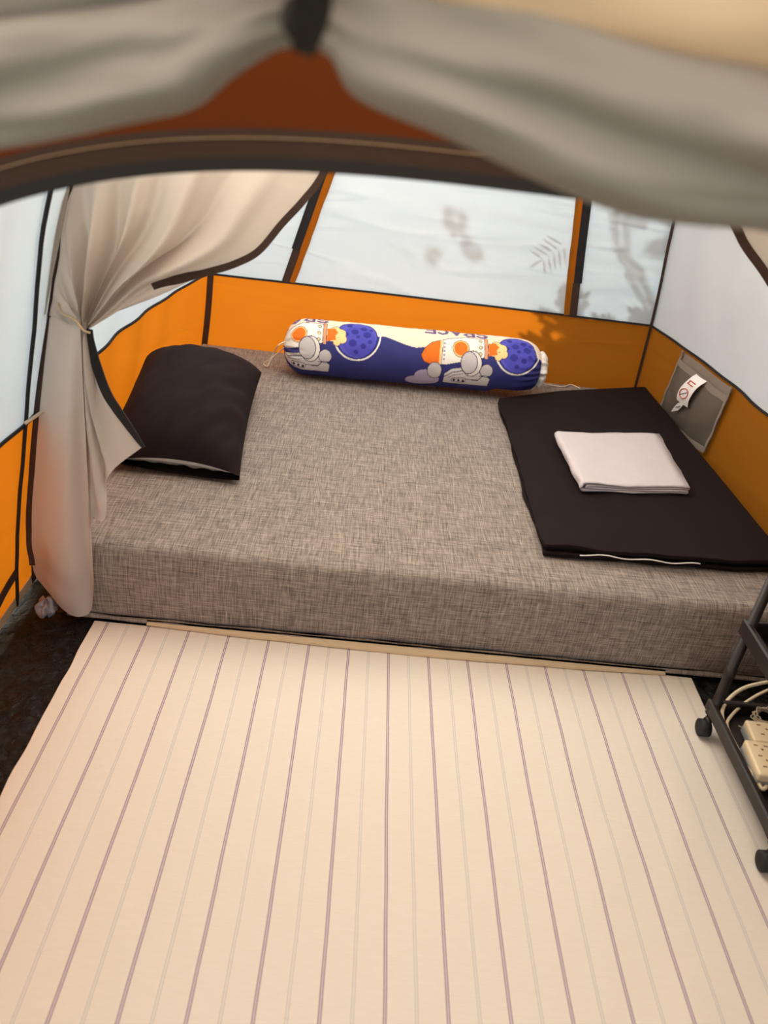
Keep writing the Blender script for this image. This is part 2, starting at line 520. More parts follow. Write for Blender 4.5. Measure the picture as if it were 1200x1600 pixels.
# ---- back wall
wb_ = struct('wall_back')
def back_pt(x_frac, z, off=0.0, rip=0.004):
    y = YB(z)
    xl, xr = XL(y, z), XR(y, z)
    x = xl + (xr - xl) * x_frac
    e = min(1, x_frac * 8, (1 - x_frac) * 8) * max(0.0, min(1.0, (1.2 - z) * 8))
    y += rip * e * nz(x * 5, z * 6) + 0.012 * e * math.sin(PI * x_frac) * 0.6
    return Vector((x, y - off, z))
def back_x(x, z, off=0.0, rip=0.004):
    y = YB(z); xl, xr = XL(y, z), XR(y, z)
    return back_pt((x - xl) / (xr - xl), z, off, rip)
grid('lower_panel', lambda u, v: back_pt(u, v * BAND), 60, 16, M['orange_cloth'], wb_)
SX1 = lambda z: -.300 + (z - BAND) * .30
SX2 = lambda z: .738 - (z - BAND) * .17
def frac_of(x, z):
    y = YB(z); return (x - XL(y, z)) / (XR(y, z) - XL(y, z))
ZT = 1.2
for nm, a, b in (('side_panel', None, SX1), ('window_panel', SX1, SX2), ('side_panel', SX2, None)):
    def f(u, v, a=a, b=b):
        z = BAND + v * (ZT - BAND)
        fa = frac_of(a(z) + (.012 if b else 0), z) if a else 0.0
        fb = frac_of(b(z) - (.012 if a else 0), z) if b else 1.0
        return back_pt(fa + (fb - fa) * u, z)
    grid(nm, f, 40, 26, M['white_cloth'], wb_)
def gable(u, v):
    xb = -.43 + u * 1.29
    z = ZT + (ZR(xb) - ZT) * v
    y = YB(z)
    return Vector((xb + inset(y) * (1 - 2 * u), y, z))
grid('gable_panel', gable, 24, 8, M['white_cloth'], wb_)
zs = [BAND + 0.002 + i * (ZT - BAND) / 24 for i in range(25)]
for sx, s in ((SX1, -1), (SX2, 1)):
    ribbon('zipper_tape', [back_x(sx(z) + s * .016, z, .006) for z in zs if z > BAND + .10], (1, 0, 0), .0145, M['black_tape'], wb_, .003)
    ribbon('zipper_end', [back_x(sx(z) + s * .012, z, .006) for z in zs if z < BAND + .135], (1, 0, 0), .0135, M['brown_tape'], wb_, .003)
    ribbon('edge_tape', [back_x(sx(z) - s * (.0105 + .0025 * nz(z * 20, s)), z, .0055) for z in zs], (1, 0, 0),
           [.0125 + .003 * nz(z * 14, s * 3) for z in zs], M['orange_tape'], wb_, .003)
ribbon('piping', [back_pt(i / 50, BAND, .005) for i in range(51)], (0, 0, 1), .0035, M['black_tape'], wb_, .004)

# ---- side walls
def side_wall(name, X, sgn):
    root = struct(name)
    def pt(u, z, off=0.0):
        y0, y1 = YF(z), YB(z)
        y = y0 + (y1 - y0) * u
        e = min(1, u * 10, (1 - u) * 8)
        ww = (0.006 + (.006 if z > BAND + .05 else 0) * min(1, (z - BAND - .05) * 6)) * e * math.sin(y * 26 + 2.5 * z) * (0.5 + 0.5 * nz(y * 3, z * 2, sgn)) + 0.004 * e * nz(y * 6, z * 5, 2 + sgn)
        ww *= max(0.0, min(1.0, (ZT - z) * 8))
        if z < 0.02: ww = 0
        return Vector((X(y, z) + ww - sgn * off, y, z))
    def pty(y, z, off=0.0):
        return pt((y - YF(z)) / (YB(z) - YF(z)), z, off)
    grid('lower_panel', lambda u, v: pt(u, v * BAND), 120, 16, M['orange_cloth'], root)
    grid('upper_panel', lambda u, v: pt(u, BAND + v * (ZT - BAND)), 120, 26, M['side_cloth'], root)
    ribbon('piping', [pt(i / 80, BAND, .004) for i in range(81)], (0, 0, 1), .0035, M['black_tape'], root, .004)
    ribbon('floor_hem', [pt(i / 60, .012, .006) for i in range(61)], (0, 0, 1), .012, M['beige_hem'], root, .002)
    # seam in the back corner
    cw = .011 if sgn < 0 else .005
    ribbon('corner_seam', [pt(1.0, z / 30 * 1.2) + Vector((-sgn * (cw + .002 + (.012 * math.sin(PI * min(1, z / 12)) if sgn < 0 else 0)), -.016, 0)) for z in range(31)], (1, 0, 0), cw, M['brown_tape'], root, .003)
    return root, pt, pty
wl_, ptL, ptyL = side_wall('wall_left', XL, -1)
wr_, ptR, ptyR = side_wall('wall_right', XR, 1)
# zipper line running down the left wall, dark band low on it
zz = [i / 40 * 1.15 for i in range(41)]
tube('zipper_line', [ptyL(1.445 - 0.17 * max(0, z - .5) + .003 * nz(z * 14), z, .007) for z in zz], .0042, M['black_tape'], wl_, 6)
ribbon('seam_tape', [ptyL(1.545, z, .007) for z in zz], (0, 1, 0), [.012 + .004 * nz(z * 9, 5) for z in zz], M['brown_tape'], wl_, .003)
ribbon('low_band', [ptyL(1.20 + .24 * t, .03 + .07 * t, .008) for t in [i / 8 for i in range(9)]], (0, -.3, 1), .011, M['brown_tape'], wl_, .003)
tube('tie_loop', catmull([ptyL(1.43, .488, .012), ptyL(1.47, .490, .020), ptyL(1.52, .482, .022), ptyL(1.56, .468, .012)], 14), .0035, M['cord'], wl_, 6)

# ---- ceiling
def ceil_pt(u, v):
    # the outermost rows are a skirt that laps over the wall tops
    uu = max(0.0, min(1.0, (u * 32 - 1) / 30)); vv = max(0.0, min(1.0, v * 41 / 40))
    x = -.43 + uu * 1.29
    z = ZR(x)
    y = YF(z) + (YB(z) - YF(z)) * vv
    k = inset(y)
    p = Vector((x + k * (1 - 2 * uu), y, z + .002))
    if u < .5 / 32: p += Vector((-.012, 0, -.022))
    if u > 1 - .5 / 32: p += Vector((.012, 0, -.022))
    if v > 1 - .5 / 41: p += Vector((0, .012, -.022))
    return p
tag(grid('ceiling', ceil_pt, 32, 41, M['roof_cloth']), 'vaulted tan fabric tent roof', kind='structure')

# ---- front wall with the arched doorway
wf_ = struct('wall_front')
OC, OW, OH = .14, .75, 1.119
def open_pt(t, grow=0.0):
    """doorway outline: t 0..1 from left foot over the arch to right foot"""
    a, h = OW + grow, OH + grow
    q = -1 + 2 * t
    ang = q * PI / 2
    sx, cz = math.sin(ang), math.cos(ang)
    xx = math.copysign(abs(sx) ** (2 / 3.4), sx) * a
    u = min(1.0, abs(xx) / a)
    z = h * max(0.0, 1 - u ** 3.0) ** (1 / 4.7)
    return Vector((OC + xx, YF(z), z))
_out = [Vector((XL(YF(z), z), YF(z), z)) for z in [i / 30 * 1.2 for i in range(31)]]
_out += [Vector((-.43 + i / 40 * 1.29, YF(ZR(-.43 + i / 40 * 1.29)), ZR(-.43 + i / 40 * 1.29))) for i in range(1, 40)]
_out += [Vector((XR(YF(z), z), YF(z), z)) for z in [1.2 - i / 30 * 1.2 for i in range(31)]]
_len = [0.0]
for a, b in zip(_out, _out[1:]): _len.append(_len[-1] + (b - a).length)
def outer_pt(t):
    s = t * _len[-1]
    return Vector(tuple(float(np.interp(s, _len, [p[k] for p in _out])) for k in range(3)))
# sample the doorway by arc length so both outlines run evenly
_op = [open_pt(i / 600) for i in range(601)]
_ol = [0.0]
for a, b in zip(_op, _op[1:]): _ol.append(_ol[-1] + (b - a).length)
def door_pt(t, grow=0.0):
    s = t * _ol[-1]
    k = float(np.interp(s, _ol, [i / 600 for i in range(601)]))
    return open_pt(k, grow)
def front_pt(u, v):
    p = door_pt(u).lerp(outer_pt(u), v)
    p.y = YF(p.z) + 0.006 * nz(p.x * 4, p.z * 5) * math.sin(PI * v)
    return p
grid('panel', front_pt, 160, 14, M['shaded_orange_cloth'], wf_)
nT = 200
def band(name, g0, g1, off, mat, th=.002):
    vs, fs = [], []
    for i in range(nT + 1):
        for g, o in ((g0, off), (g1, off), (g1, off + th), (g0, off + th)):
            p = door_pt(i / nT, g); p.y -= o; vs.append(p)
    for i in range(nT):
        for k in range(4):
            fs.append((i * 4 + k, i * 4 + (k + 1) % 4, i * 4 + 4 + (k + 1) % 4, i * 4 + 4 + k))
    return mesh_obj(name, vs, fs, mat, wf_, smooth=False)
band('zipper_flap', .006, .030, .003, M['brown_tape'], .003)
band('zipper_edge', .000, .010, .002, M['black_tape'], .006)
tube('stitching', [door_pt(i / nT, .0235) - Vector((0, .0068, 0)) for i in range(nT + 1)], .0006, M['beige_hem'], wf_, 4)

# ------------------------------------------------------------------ rolled-up door flap above the entrance
flap = empty('rolled_door_flap', (-.048, .50, 1.21))
tag(flap, 'rolled up grey beige door flap gathered by a black strap above the entrance', 'door flap')
def drape(name, bot, top, depth, ycen, folds, seed, mat, n=70, m=48, amp=.006, tip=0.25):
    B = catmull(bot, n); T = catmull(top, n)
    def fn(u, v):
        i = round(v * n)
        b, t = B[i], T[i]
        q = 2 * PI * u
        grow = min(1.0, tip + v * 2.2)
        c = (b + t) / 2; h = (t.z - b.z) / 2
        d = depth * grow
        gat = max(0.0, 1 - v * 3.2)
        wob = amp * grow * (1.2 * math.sin(folds * q + 7 * v + seed) + 1.8 * nz(math.cos(q) * 1.6 + seed, math.sin(q) * 2.2, v * 6) + 1.0 * nz(math.cos(q) * 4, math.sin(q) * 4 + seed, v * 5)) + .006 * gat * math.sin(q * 9 + seed)
        wob *= max(0.0, 1 - abs(math.sin(q)) ** 3 * .7)
        cx = b.x + (t.x - b.x) * (0.5 + 0.5 * math.sin(q))
        return Vector((cx, ycen(v) - (d + wob) * math.cos(q), c.z + (h + wob * .3) * math.sin(q)))
    return grid(name, fn, m, n, mat, flap, wrap_u=True, cap=True)
V3 = lambda x, z: Vector((x, 0, z))
drape('left_drape', [V3(-.036, 1.203), V3(-.060, 1.200), V3(-.085, 1.184), V3(-.109, 1.165), V3(-.145, 1.153), V3(-.19, 1.140), V3(-.24, 1.126), V3(-.34, 1.09), V3(-.48, 1.03)],
      [V3(-.036, 1.225), V3(-.06, 1.232), V3(-.09, 1.225), V3(-.12, 1.215), V3(-.15, 1.208), V3(-.19, 1.20), V3(-.24, 1.188), V3(-.34, 1.16), V3(-.48, 1.11)],
      .040, lambda v: .485 - .02 * v, 3, 1.0, M['flap_cloth'])
drape('upper_left_drape', [V3(-.050, 1.215), V3(-.075, 1.222), V3(-.10, 1.213), V3(-.15, 1.197), V3(-.20, 1.183), V3(-.26, 1.168), V3(-.36, 1.13), V3(-.50, 1.08)],
      [V3(-.052, 1.26), V3(-.075, 1.30), V3(-.10, 1.33), V3(-.15, 1.34), V3(-.20, 1.34), V3(-.26, 1.33), V3(-.36, 1.30), V3(-.50, 1.24)],
      .045, lambda v: .510 - .02 * v, 2, 4.0, M['flap_cloth'])
drape('right_drape', [V3(-.060, 1.203), V3(-.036, 1.199), V3(-.018, 1.181), V3(.034, 1.168), V3(.084, 1.154), V3(.136, 1.143), V3(.175, 1.141), V3(.235, 1.140), V3(.36, 1.12), V3(.55, 1.06)],
      [V3(-.060, 1.222), V3(-.036, 1.236), V3(-.012, 1.240), V3(.03, 1.236), V3(.08, 1.233), V3(.13, 1.230), V3(.17, 1.228), V3(.23, 1.222), V3(.36, 1.19), V3(.55, 1.13)],
      .045, lambda v: .480 - .03 * v, 3, 2.2, M['flap_cloth'], amp=.008)
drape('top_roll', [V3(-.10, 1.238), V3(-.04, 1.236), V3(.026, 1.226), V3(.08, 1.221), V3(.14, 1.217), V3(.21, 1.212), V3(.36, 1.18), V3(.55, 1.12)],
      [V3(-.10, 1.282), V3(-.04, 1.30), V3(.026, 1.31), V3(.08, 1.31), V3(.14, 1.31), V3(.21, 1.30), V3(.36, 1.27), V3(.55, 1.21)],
      .030, lambda v: .462 - .035 * v, 2, 3.3, M['lit_flap_cloth'], tip=.8, amp=.003)
ribbon('tie_strap', catmull([at(505, -160, y=.40), at(495, -60, y=.40), at(486, 20, y=.41), at(474, 80, y=.42)], 14), (1, 0, 0), [.0088 - .0035 * max(0, (i - 9) / 5) for i in range(15)], M['black_tape'], flap, .005)
tube('strap_loop', catmull([at(455, 5, y=.42), at(450, 25, y=.415), at(456, 48, y=.415), at(470, 55, y=.42)], 12), .0035, M['black_tape'], flap, 8)

# ------------------------------------------------------------------ partition curtains
def pleat(s, n, seed): return math.sin(2 * PI * n * s + seed + 1.6 * math.sin(5 * s + seed))
cl = empty('partition_curtain', (-.72, 1.45, 0))
tag(cl, 'grey beige partition curtain tied back to the left tent wall beside the pillow', 'curtain')
TIE = at(131, 507, y=1.40)
shellL = [(-.640, .690), (-.626, .74), (-.605, .82), (-.575, .92), (-.52, 1.05), (-.43, 1.2), (-.30, 1.32), (-.12, 1.42), (.08, 1.48)]
shellLv = catmull([(x, 1.52 if z < .9 else 1.50, z) for x, z in shellL], 160)
trimL = catmull([(.08, 1.48, 1.48), (-.02, 1.46, 1.20), at(508, 266, y=1.45), at(475, 312, y=1.44), at(440, 350, y=1.43), at(405, 391, y=1.42), at(370, 410, y=1.415), at(330, 422, y=1.41), at(285, 432, y=1.405), at(238, 444, y=1.40), at(180, 482, y=1.40), TIE], 60)
FOLDS = ((.06, .025, .5), (.14, .03, -.4), (.24, .03, .6), (.33, .03, -.5), (.42, .028, .8), (.50, .026, -.9), (.57, .024, 1.0), (.64, .022, -1.0), (.70, .022, 1.0), (.76, .020, -1.0), (.82, .020, 1.0), (.88, .018, -.7), (.93, .018, .7))
def foldsum(u): return sum(a * math.exp(-((u - c) / w_) ** 2) for c, w_, a in FOLDS)
def fanL(u, v, off=0.0):
    b = shellLv[round(u * 160)]
    base = b.lerp(TIE, v)
    k = u ** 2.2
    tv = trimL[round(v * 60)]
    p = base + (tv - trimL[0].lerp(TIE, v)) * k
    # slack: pleats die out at the shell and at the tie
    a = .046 * math.sin(PI * min(1, v * 1.02)) ** .6 * (v ** .5)
    edge = min(1, u * 9) * min(1, (1 - u) * 9)
    p.y += -a * .35 * edge * pleat(u, 5.5, .8) - .062 * foldsum(u) * min(1, v * 1.8) * (1 - v) ** .45 * min(1, .3 + v) - .012 * math.sin(PI * v)
    p.z += a * .32 * edge * pleat(u, 5.5, 2.0)
    bunch = (v ** 6) * .018
    p += Vector((.4, -.3, -1.0)) * bunch * (u - .4)
    return p
grid('gathered_top', fanL, 160, 60, M['curtain_cloth'], cl)
# black binding along the free edge of the top half, as far as it shows
eb = [fanL(1.0, i / 60) for i in range(0, 50)]
ribbon('binding', [p + Vector((0, -.003, 0)) for p in eb], lambda i: (.55, 0, -.8), [.0062 * (1 if i < 40 else 1 + .3 * math.sin((i - 40) / 9 * PI)) for i in range(50)], M['brown_tape'], cl, .003)
uf = catmull([fanL(1.0, .62), at(312, 432, y=1.43), at(280, 449, y=1.425), at(240, 467, y=1.42), at(190, 486, y=1.41), at(150, 500, y=1.405), TIE + Vector((.004, 0, -.004))], 40)
grid('under_fold', lambda u, v: fanL(1.0, .62 + .38 * v).lerp(uf[round(v * 40)], u) + Vector((0, .012 + .01 * math.sin(PI * v) * math.sin(PI * u), 0)), 10, 40, M['curtain_cloth'], cl)
ribbon('seam_binding', [shellLv[i] + Vector((.004, -.010, 0)) for i in range(0, 100, 2)] , (1, 0, 0), .0075, M['brown_tape'], cl, .003)
# lower half hanging from the tie to the floor
low = [at(50, 880, y=1.47), at(56, 903, y=1.45), at(78, 925, y=1.42), at(100, 950, y=1.40), at(126, 964, y=1.385), at(144, 950, y=1.39), at(146, 880, y=1.385), at(141, 815, y=1.385), at(152, 812, y=1.375), at(166, 806, y=1.38), at(166, 760, y=1.38), at(176, 735, y=1.385), at(196, 718, y=1.39), at(223, 698, y=1.40)]
for p in low: p.z = max(p.z, .004)
lowv = catmull(low, 90)
edgeR = catmull([TIE, at(136, 545, y=1.40), at(160, 612, y=1.40), at(190, 655, y=1.40), low[-1]], 60)
edgeL = catmull([ptyL(1.53, .69, .012), ptyL(1.52, .45, .012), ptyL(1.50, .20, .012), low[0]], 60)
def lowL(u, v):
    e = lowv[round(u * 90)]
    top = TIE + Vector((.022 * (u - .5), -.006, .010))
    p = top.lerp(e, v)
    if u > .6:
        k = ((u - .6) / .4) ** 2
        p += (edgeR[round(v * 60)] - TIE.lerp(low[-1], v)) * k
    if u < .35:
        k = ((.35 - u) / .35) ** 1.5
        tl = edgeL[0].lerp(TIE, min(1, u / .35)) if u < .35 else TIE
        p += (edgeL[round(v * 60)] - TIE.lerp(low[0], v)) * k
    a = .017 * math.sin(PI * min(1, .12 + v * .88)) ** .8 + .006 * v
    edge = min(1, u * 7) * min(1, (1 - u) * 7)
    p.y -= a * edge * (pleat(u, 4.5, 2.4) + .3)
    p.x += .006 * edge * math.sin(PI * v) * pleat(u, 4.5, .4)
    p.y -= .004 * nz(u * 9, v * 9) * v + .010 * edge * nz(u * 6 + v * 3, v * 12, 5) * max(0, v - .45)
    p.x += .006 * edge * nz(u * 7, v * 14, 9) * max(0, v - .5)
    if p.z < .004: p.z = .004
    return p
ribbon('side_hem', catmull([at(98, 288, y=1.475), at(90, 345, y=1.475), at(81, 400, y=1.475), at(73, 450, y=1.475), at(68, 490, y=1.48)], 24), (1, 0, 0), [.0125 - .0085 * i / 24 for i in range(25)], M['curtain_cloth'], cl, .002)
grid('hanging_bottom', lowL, 90, 60, M['curtain_cloth'], cl)
ribbon('binding', [lowL(1.0, i / 60) + Vector((.003, -.003, 0)) for i in range(5, 61)], (1, 0, .3), [.002 + .0075 * math.sin(PI * min(1, (i + 6) / 62)) ** .6 for i in range(56)], M['black_tape'], cl, .003)
ribbon('seam_binding', [lowL(0.0, i / 60) + Vector((.004, -.008, 0)) for i in range(61)], (1, 0, 0), .0065, M['brown_tape'], cl, .003)
tube('tie_cord', catmull([ptyL(1.52, .735, .014), at(95, 487, y=1.44), at(116, 499, y=1.385), TIE + Vector((.006, -.02, -.004)), at(141, 520, y=1.385)], 20), .0022, M['beige_hem'], cl, 6)

cr_ = empty('partition_curtain', (1.10, 1.45, 0))
tag(cr_, 'grey partition curtain drawn to the right tent wall above the rolling cart', 'curtain')
TIE2 = Vector((1.035, 1.42, .70))
shellR = catmull([(1.10, 1.52, .69), (1.08, 1.52, .78), (1.055, 1.52, .88), (1.01, 1.51, 1.0), (.93, 1.5, 1.12), (.86, 1.5, 1.2), (.70, 1.5, 1.34), (.50, 1.49, 1.45), (.28, 1.48, 1.49)], 60)
trimR = catmull([(.28, 1.48, 1.49), (.42, 1.46, 1.27), (.53, 1.455, 1.13), at(1146, 352, y=1.45), at(1163, 385, y=1.45), at(1200, 438, y=1.44), (.86, 1.43, .80), (.95, 1.42, .735), TIE2], 60)
def fanR(u, v):
    b = shellR[round(u * 60)]
    p = b.lerp(TIE2, v) + (trimR[round(v * 60)] - trimR[0].lerp(TIE2, v)) * u ** 2
    a = .018 * math.sin(PI * v)
    p.y -= a * min(1, u * 9) * min(1, (1 - u) * 9) * pleat(u, 4.5, .3) + .008 * math.sin(PI * v)
    return p
grid('gathered_top', fanR, 60, 60, M['curtain_cloth'], cr_)
ribbon('binding', [fanR(1, i / 60) + Vector((0, -.003, 0)) for i in range(0, 56)], lambda i: (.7, 0, .7), .0075, M['brown_tape'], cr_, .003)
lowR = catmull([(1.165, 1.50, .012), (1.15, 1.44, .008), (1.13, 1.395, .006), (1.10, 1.39, .008), (1.07, 1.385, .03), (1.05, 1.38, .25), (1.04, 1.38, .33)], 40)
def lowRf(u, v):
    p = (TIE2 + Vector((.02 * (u - .5), -.004, -.004))).lerp(lowR[round(u * 40)], v)
    p.y -= .012 * math.sin(PI * min(1, .1 + v)) * pleat(u, 3.5, 1.2) * min(1, u * 6) * min(1, (1 - u) * 6)
    p.x = min(p.x, XR(1.45, max(0, p.z)) - .015)
    return p
grid('hanging_bottom', lowRf, 40, 40, M['curtain_cloth'], cr_)
tube('tie_cord', catmull([(1.09, 1.50, .72), (1.05, 1.40, .705), (1.02, 1.395, .695), (1.01, 1.41, .66)], 14), .003, M['cord'], cr_, 6)

# ------------------------------------------------------------------ mattress
MX0, MX1, MY0, MY1, MZ = -.655, 1.115, 1.425, 2.815, .216
mroot = empty('mattress', ((MX0 + MX1) / 2, (MY0 + MY1) / 2, .006))
tag(mroot, 'thick mattress in a grey brown crosshatched linen cover on the tent floor', 'mattress')
mc = Vector(((MX0 + MX1) / 2, (MY0 + MY1) / 2, (MZ + .006) / 2))
def mfn(q):
    p = mc + q
    if q.z > 0:
        e = min(1, (.885 - abs(q.x)) * 8) * min(1, (.695 - abs(q.y)) * 8)
        p.z += e * (.004 * nz(p.x * 4, p.y * 4) + .003 * nz(p.x * 9, p.y * 11) - .003)
        # the folding joint across the middle
        p.z -= .004 * math.exp(-((p.x - .12) / .012) ** 2) * max(0, e)
    side = 1 - (q.z / .102) ** 2
    if q.y < -.66: p.y -= .010 * max(0, side) * (1 + .6 * nz(p.x * 5, p.z * 6)) + .004 * nz(p.x * 12, p.z * 3)
    # rounded tent corners press the back corners in
    if p.y > 2.3:
        k = (p.y - 2.3) / .5
        p.x += (-.055 if q.x > 0 else .035) * k * k * abs(q.x / .885) ** 4
    return p
v_, f_ = rbox_geo(((MX1 - MX0) / 2, (MY1 - MY0) / 2, (MZ - .006) / 2), .022, (60, 46, 8), mfn)
mesh_obj('linen_cover', v_, f_, M['linen'], mroot)
hem = []
for i in range(81):
    x = MX0 + .03 + (MX1 - MX0 - .06) * i / 80
    hem.append((x, MY0 - .006 + .003 * nz(x * 6), .014 + .003 * nz(x * 9, 3)))
tube('elastic_hem', hem, [.006 + .002 * nz(i * .3) for i in range(81)], M['linen'], mroot, 8)

# ------------------------------------------------------------------ rug and cream underlay
rugx0, rugx1 = -.562, .866
def rug_z(x, y): return .0048 + .0022 * max(0, nz(x * 7, y * 3)) + .003 * max(0, nz(x * 3 + 4, y * 5)) * max(0, min(1, (.80 - x) * 10)) + (.006 * max(0, nz(x * 9, y * 6, 3)) * max(0, min(1, (x - .40) * 6)) * max(0, min(1, (1.25 - y) * 6)) * max(0, min(1, (.80 - x) * 12)))
def rug_y1(x): return 1.410 + .010 * math.sin((x + .5) * 2.0) * 0 + .0
def rug_fn(q):
    x = (rugx0 + rugx1) / 2 + q.x
    y = .42 + (q.y + .5) * (rug_y1(x) - .42)
    ex = .004 * nz(y * 14, 2.0) * abs(q.x / .714) ** 8
    return Vector((x + ex, y, rug_z(x, y) + q.z))
v_, f_ = rbox_geo(((rugx1 - rugx0) / 2, .5, .0016), .0012, (110, 70, 1), rug_fn)
M['rug'] = rug_mat(-.529, .0940)
rg = mesh_obj('striped_rug', v_, f_, M['rug'])
tag(rg, 'cream cotton rug with thin purple and grey stripes on the tent floor', 'rug')

ul = []
def ul_fn(q):
    x = .15 + q.x
    bow = 1 - ((x - .15) / .66) ** 2
    y = 1.500 + q.y + (q.y < 0) * (-.022 * max(0, bow) - .006 * nz(x * 5, 1.0) * max(0, bow))
    return Vector((x, y, .0125 + .002 * max(0, bow) + q.z * .6))
# the mattress stands behind it: the strip only peeps out at the front
v_, f_ = rbox_geo((.62, .085, .003), .0028, (60, 2, 1), lambda q: Vector((.18 + q.x, (1.407 - .016 * max(0, 1 - abs(q.x / .62) ** 1.6) + .003 * nz(q.x * 6, 2)) if q.y < 0 else 1.413, .0125 + (q.y > 0) * .006 + q.z)))
un = mesh_obj('underlay_sheet', v_, f_, M['mat_edge'])
tag(un, 'thin cream underlay edge peeping out between mattress and striped rug', 'underlay')

# ------------------------------------------------------------------ pillow
pl_root = empty('pillow', (-.47, 2.02, .22))
tag(pl_root, 'dark brown black pillow leaning on the left orange tent wall', 'pillow')
C00 = Vector((-.640, 1.745, .250)); C10 = Vector((-.287, 1.750, .236)); C01 = Vector((-.672, 2.29, .330)); C11 = Vector((-.325, 2.375, .290))
def pil(a, b, side, T=.104, sc=1.0, open_end=True):
    """a, b in -1..1; mid-surface from the four corners, thickness along its normal"""
    s, t = (a * sc + 1) / 2, (b * sc + 1) / 2
    # edges drawn in between the corners
    s = .5 + (s - .5) * (1 - .055 * (1 - b * b))
    t = .5 + (t - .5) * (1 - .05 * (1 - a * a))
    p = (C00 * (1 - s) + C10 * s) * (1 - t) + (C01 * (1 - s) + C11 * s) * t
    ex, ey = (C10 - C00 + C11 - C01).normalized(), (C01 - C00 + C11 - C10).normalized()
    n = ex.cross(ey).normalized()
    fa = max(0, 1 - abs(a) ** 2.4) ** .50
    fb = max(0, 1 - abs(b) ** 2.8) ** .46
    h = T * fa * fb
    if open_end and b < -.55:
        k = (-b - .55) / .45
        h = max(h, .022 * k * max(0, 1 - abs(a - .15) ** 2.2))
    h += (.006 * nz(a * 3, b * 3, 5) + .024 * nz((a - b) * 5, (a + b) * 1.3, 2) * (max(0, a * .7 - b * .7) + .2)) * fa * fb * side
    p = p + n * h * side + n * .035 * fa * fb
    p.z = max(p.z, MZ + .004)
    x_w = XL(p.y, p.z) + .02
    if p.x < x_w: p.x = x_w
    return p
def pillow_mesh(name, mat, parent, **kw):
    n = 44
    vs, fs = [], []
    for side in (1, -1):
        base = len(vs)
        for j in range(n + 1):
            for i in range(n + 1):
                vs.append(pil(-1 + 2 * i / n, -1 + 2 * j / n, side, **kw))
        for j in range(n):
            for i in range(n):
                a = base + j * (n + 1) + i
                fs.append((a, a + 1, a + n + 2, a + n + 1))
    # sew the two layers along three sides (the near end stays open)
    N1 = n + 1; off = N1 * N1
    def seam(idx):
        for a, b in zip(idx, idx[1:]): fs.append((a, b, b + off, a + off))
    seam([j * N1 for j in range(N1)]); seam([j * N1 + n for j in range(N1)]); seam([n * N1 + i for i in range(N1)])
    if not kw.get('open_end', True): seam(list(range(N1)))
    o = mesh_obj(name, vs, fs, mat, parent)
    return o
pillow_mesh('pillowcase', M['black_pillow'], pl_root)
pillow_mesh('pillow_insert', M['white_cotton'], pl_root, T=.075, sc=.94, open_end=False)

# ------------------------------------------------------------------ bolster
bol = empty('bolster', (.165, 2.60, MZ))
tag(bol, 'printed bolster with rockets, planets and astronauts in blue, cream and orange', 'bolster')
BR, BL = .097, .905
BA = Vector((-.283, 2.612, MZ + .096)); BB = Vector((.618, 2.628, MZ + .110))
AX = (BB - BA).normalized(); UPV = (Vector((0, 0, 1)) - AX * AX.z).normalized(); FR = UPV.cross(AX) * 1.0   # FR points to the entrance
if FR.y > 0: FR = -FR
def brad(s):
    L_ = s * BL; R_ = (1 - s) * BL
    a = min(1, (L_ / .085)); b = min(1, (R_ / .10))
    ra = (1 - (1 - a) ** 2.3) ** .5; rb = .52 + .48 * (1 - (1 - b) ** 2.2) ** .6
    return BR * min(max(ra, .18), rb)
nU, nV = 620, 260
us = np.linspace(0, 1, nU + 1)
ph = np.linspace(-PI, PI, nV, endpoint=False)       # 0 faces the entrance, +90 deg is the top
vs = []
for s in us:
    r0 = brad(s); L_ = s * BL; R_ = (1 - s) * BL
    g = max(0, 1 - L_ / .09) + max(0, 1 - R_ / .10)
    c = BA.lerp(BB, s)
    for q in ph:
        r = r0 * (1 + .035 * g * math.sin(q * 17 + 3 * math.sin(q * 3)) + .012 * g * math.sin(q * 31)) + .0022 * nz(s * 9, math.cos(q) * 2, math.sin(q) * 2) + .0012 * nz(s * 40, math.cos(q) * 2, math.sin(q) * 2)
        p = c + (FR * math.cos(q) + UPV * math.sin(q)) * r
        zf = MZ + .003 + .041 * max(0, min(1, (p.x - .42) / .05))
        if p.z < zf: p.z = zf
        vs.append(p)
fs = []
for i in range(nU):
    for k in range(nV):
        fs.append((i * nV + k, i * nV + (k + 1) % nV, (i + 1) * nV + (k + 1) % nV, (i + 1) * nV + k))
fs.append(tuple(range(nV))); fs.append(tuple(nU * nV + k for k in range(nV)))
bo = mesh_obj('printed_cover', vs, fs, M['print'], bol)
# ---- the print, laid out flat on the cloth: X along the bolster, Y around it (both in the same unit, 98 = radius)
PHI0 = math.radians(24)
XX = np.repeat(95 + us * 995, nV)
YY = np.tile(98 * ((ph - PHI0 + PI) % (2 * PI) - PI), nU + 1)
RGB = np.zeros((len(XX), 3))
def hexc(*c): return np.array(lin(*c)[:3])
CREAM, BLUE, LILAC = hexc(240, 216, 190), hexc(50, 50, 108), hexc(176, 160, 184)
def cen(x): return 188 + .113 * (x - 300)
def flat(x, y):
    p = max(-.995, min(.995, (cen(x) - y) / 98)); return (x, 98 * math.asin(p))
RGB[:] = CREAM
bx = np.array([95, 180, 260, 320, 480, 540, 600, 680, 760, 880, 960, 1090])
by = np.array([22, 8, 18, 30, 50, 36, 24, 30, 12, 22, 40, 30])
bound = np.interp(XX, bx, by) + 3 * np.sin(XX / 33)
RGB[(YY < bound) & (YY > -165)] = BLUE
RGB[(YY <= -165) & (YY > -200)] = hexc(150, 140, 180)
def fill(mask, c): RGB[mask] = c
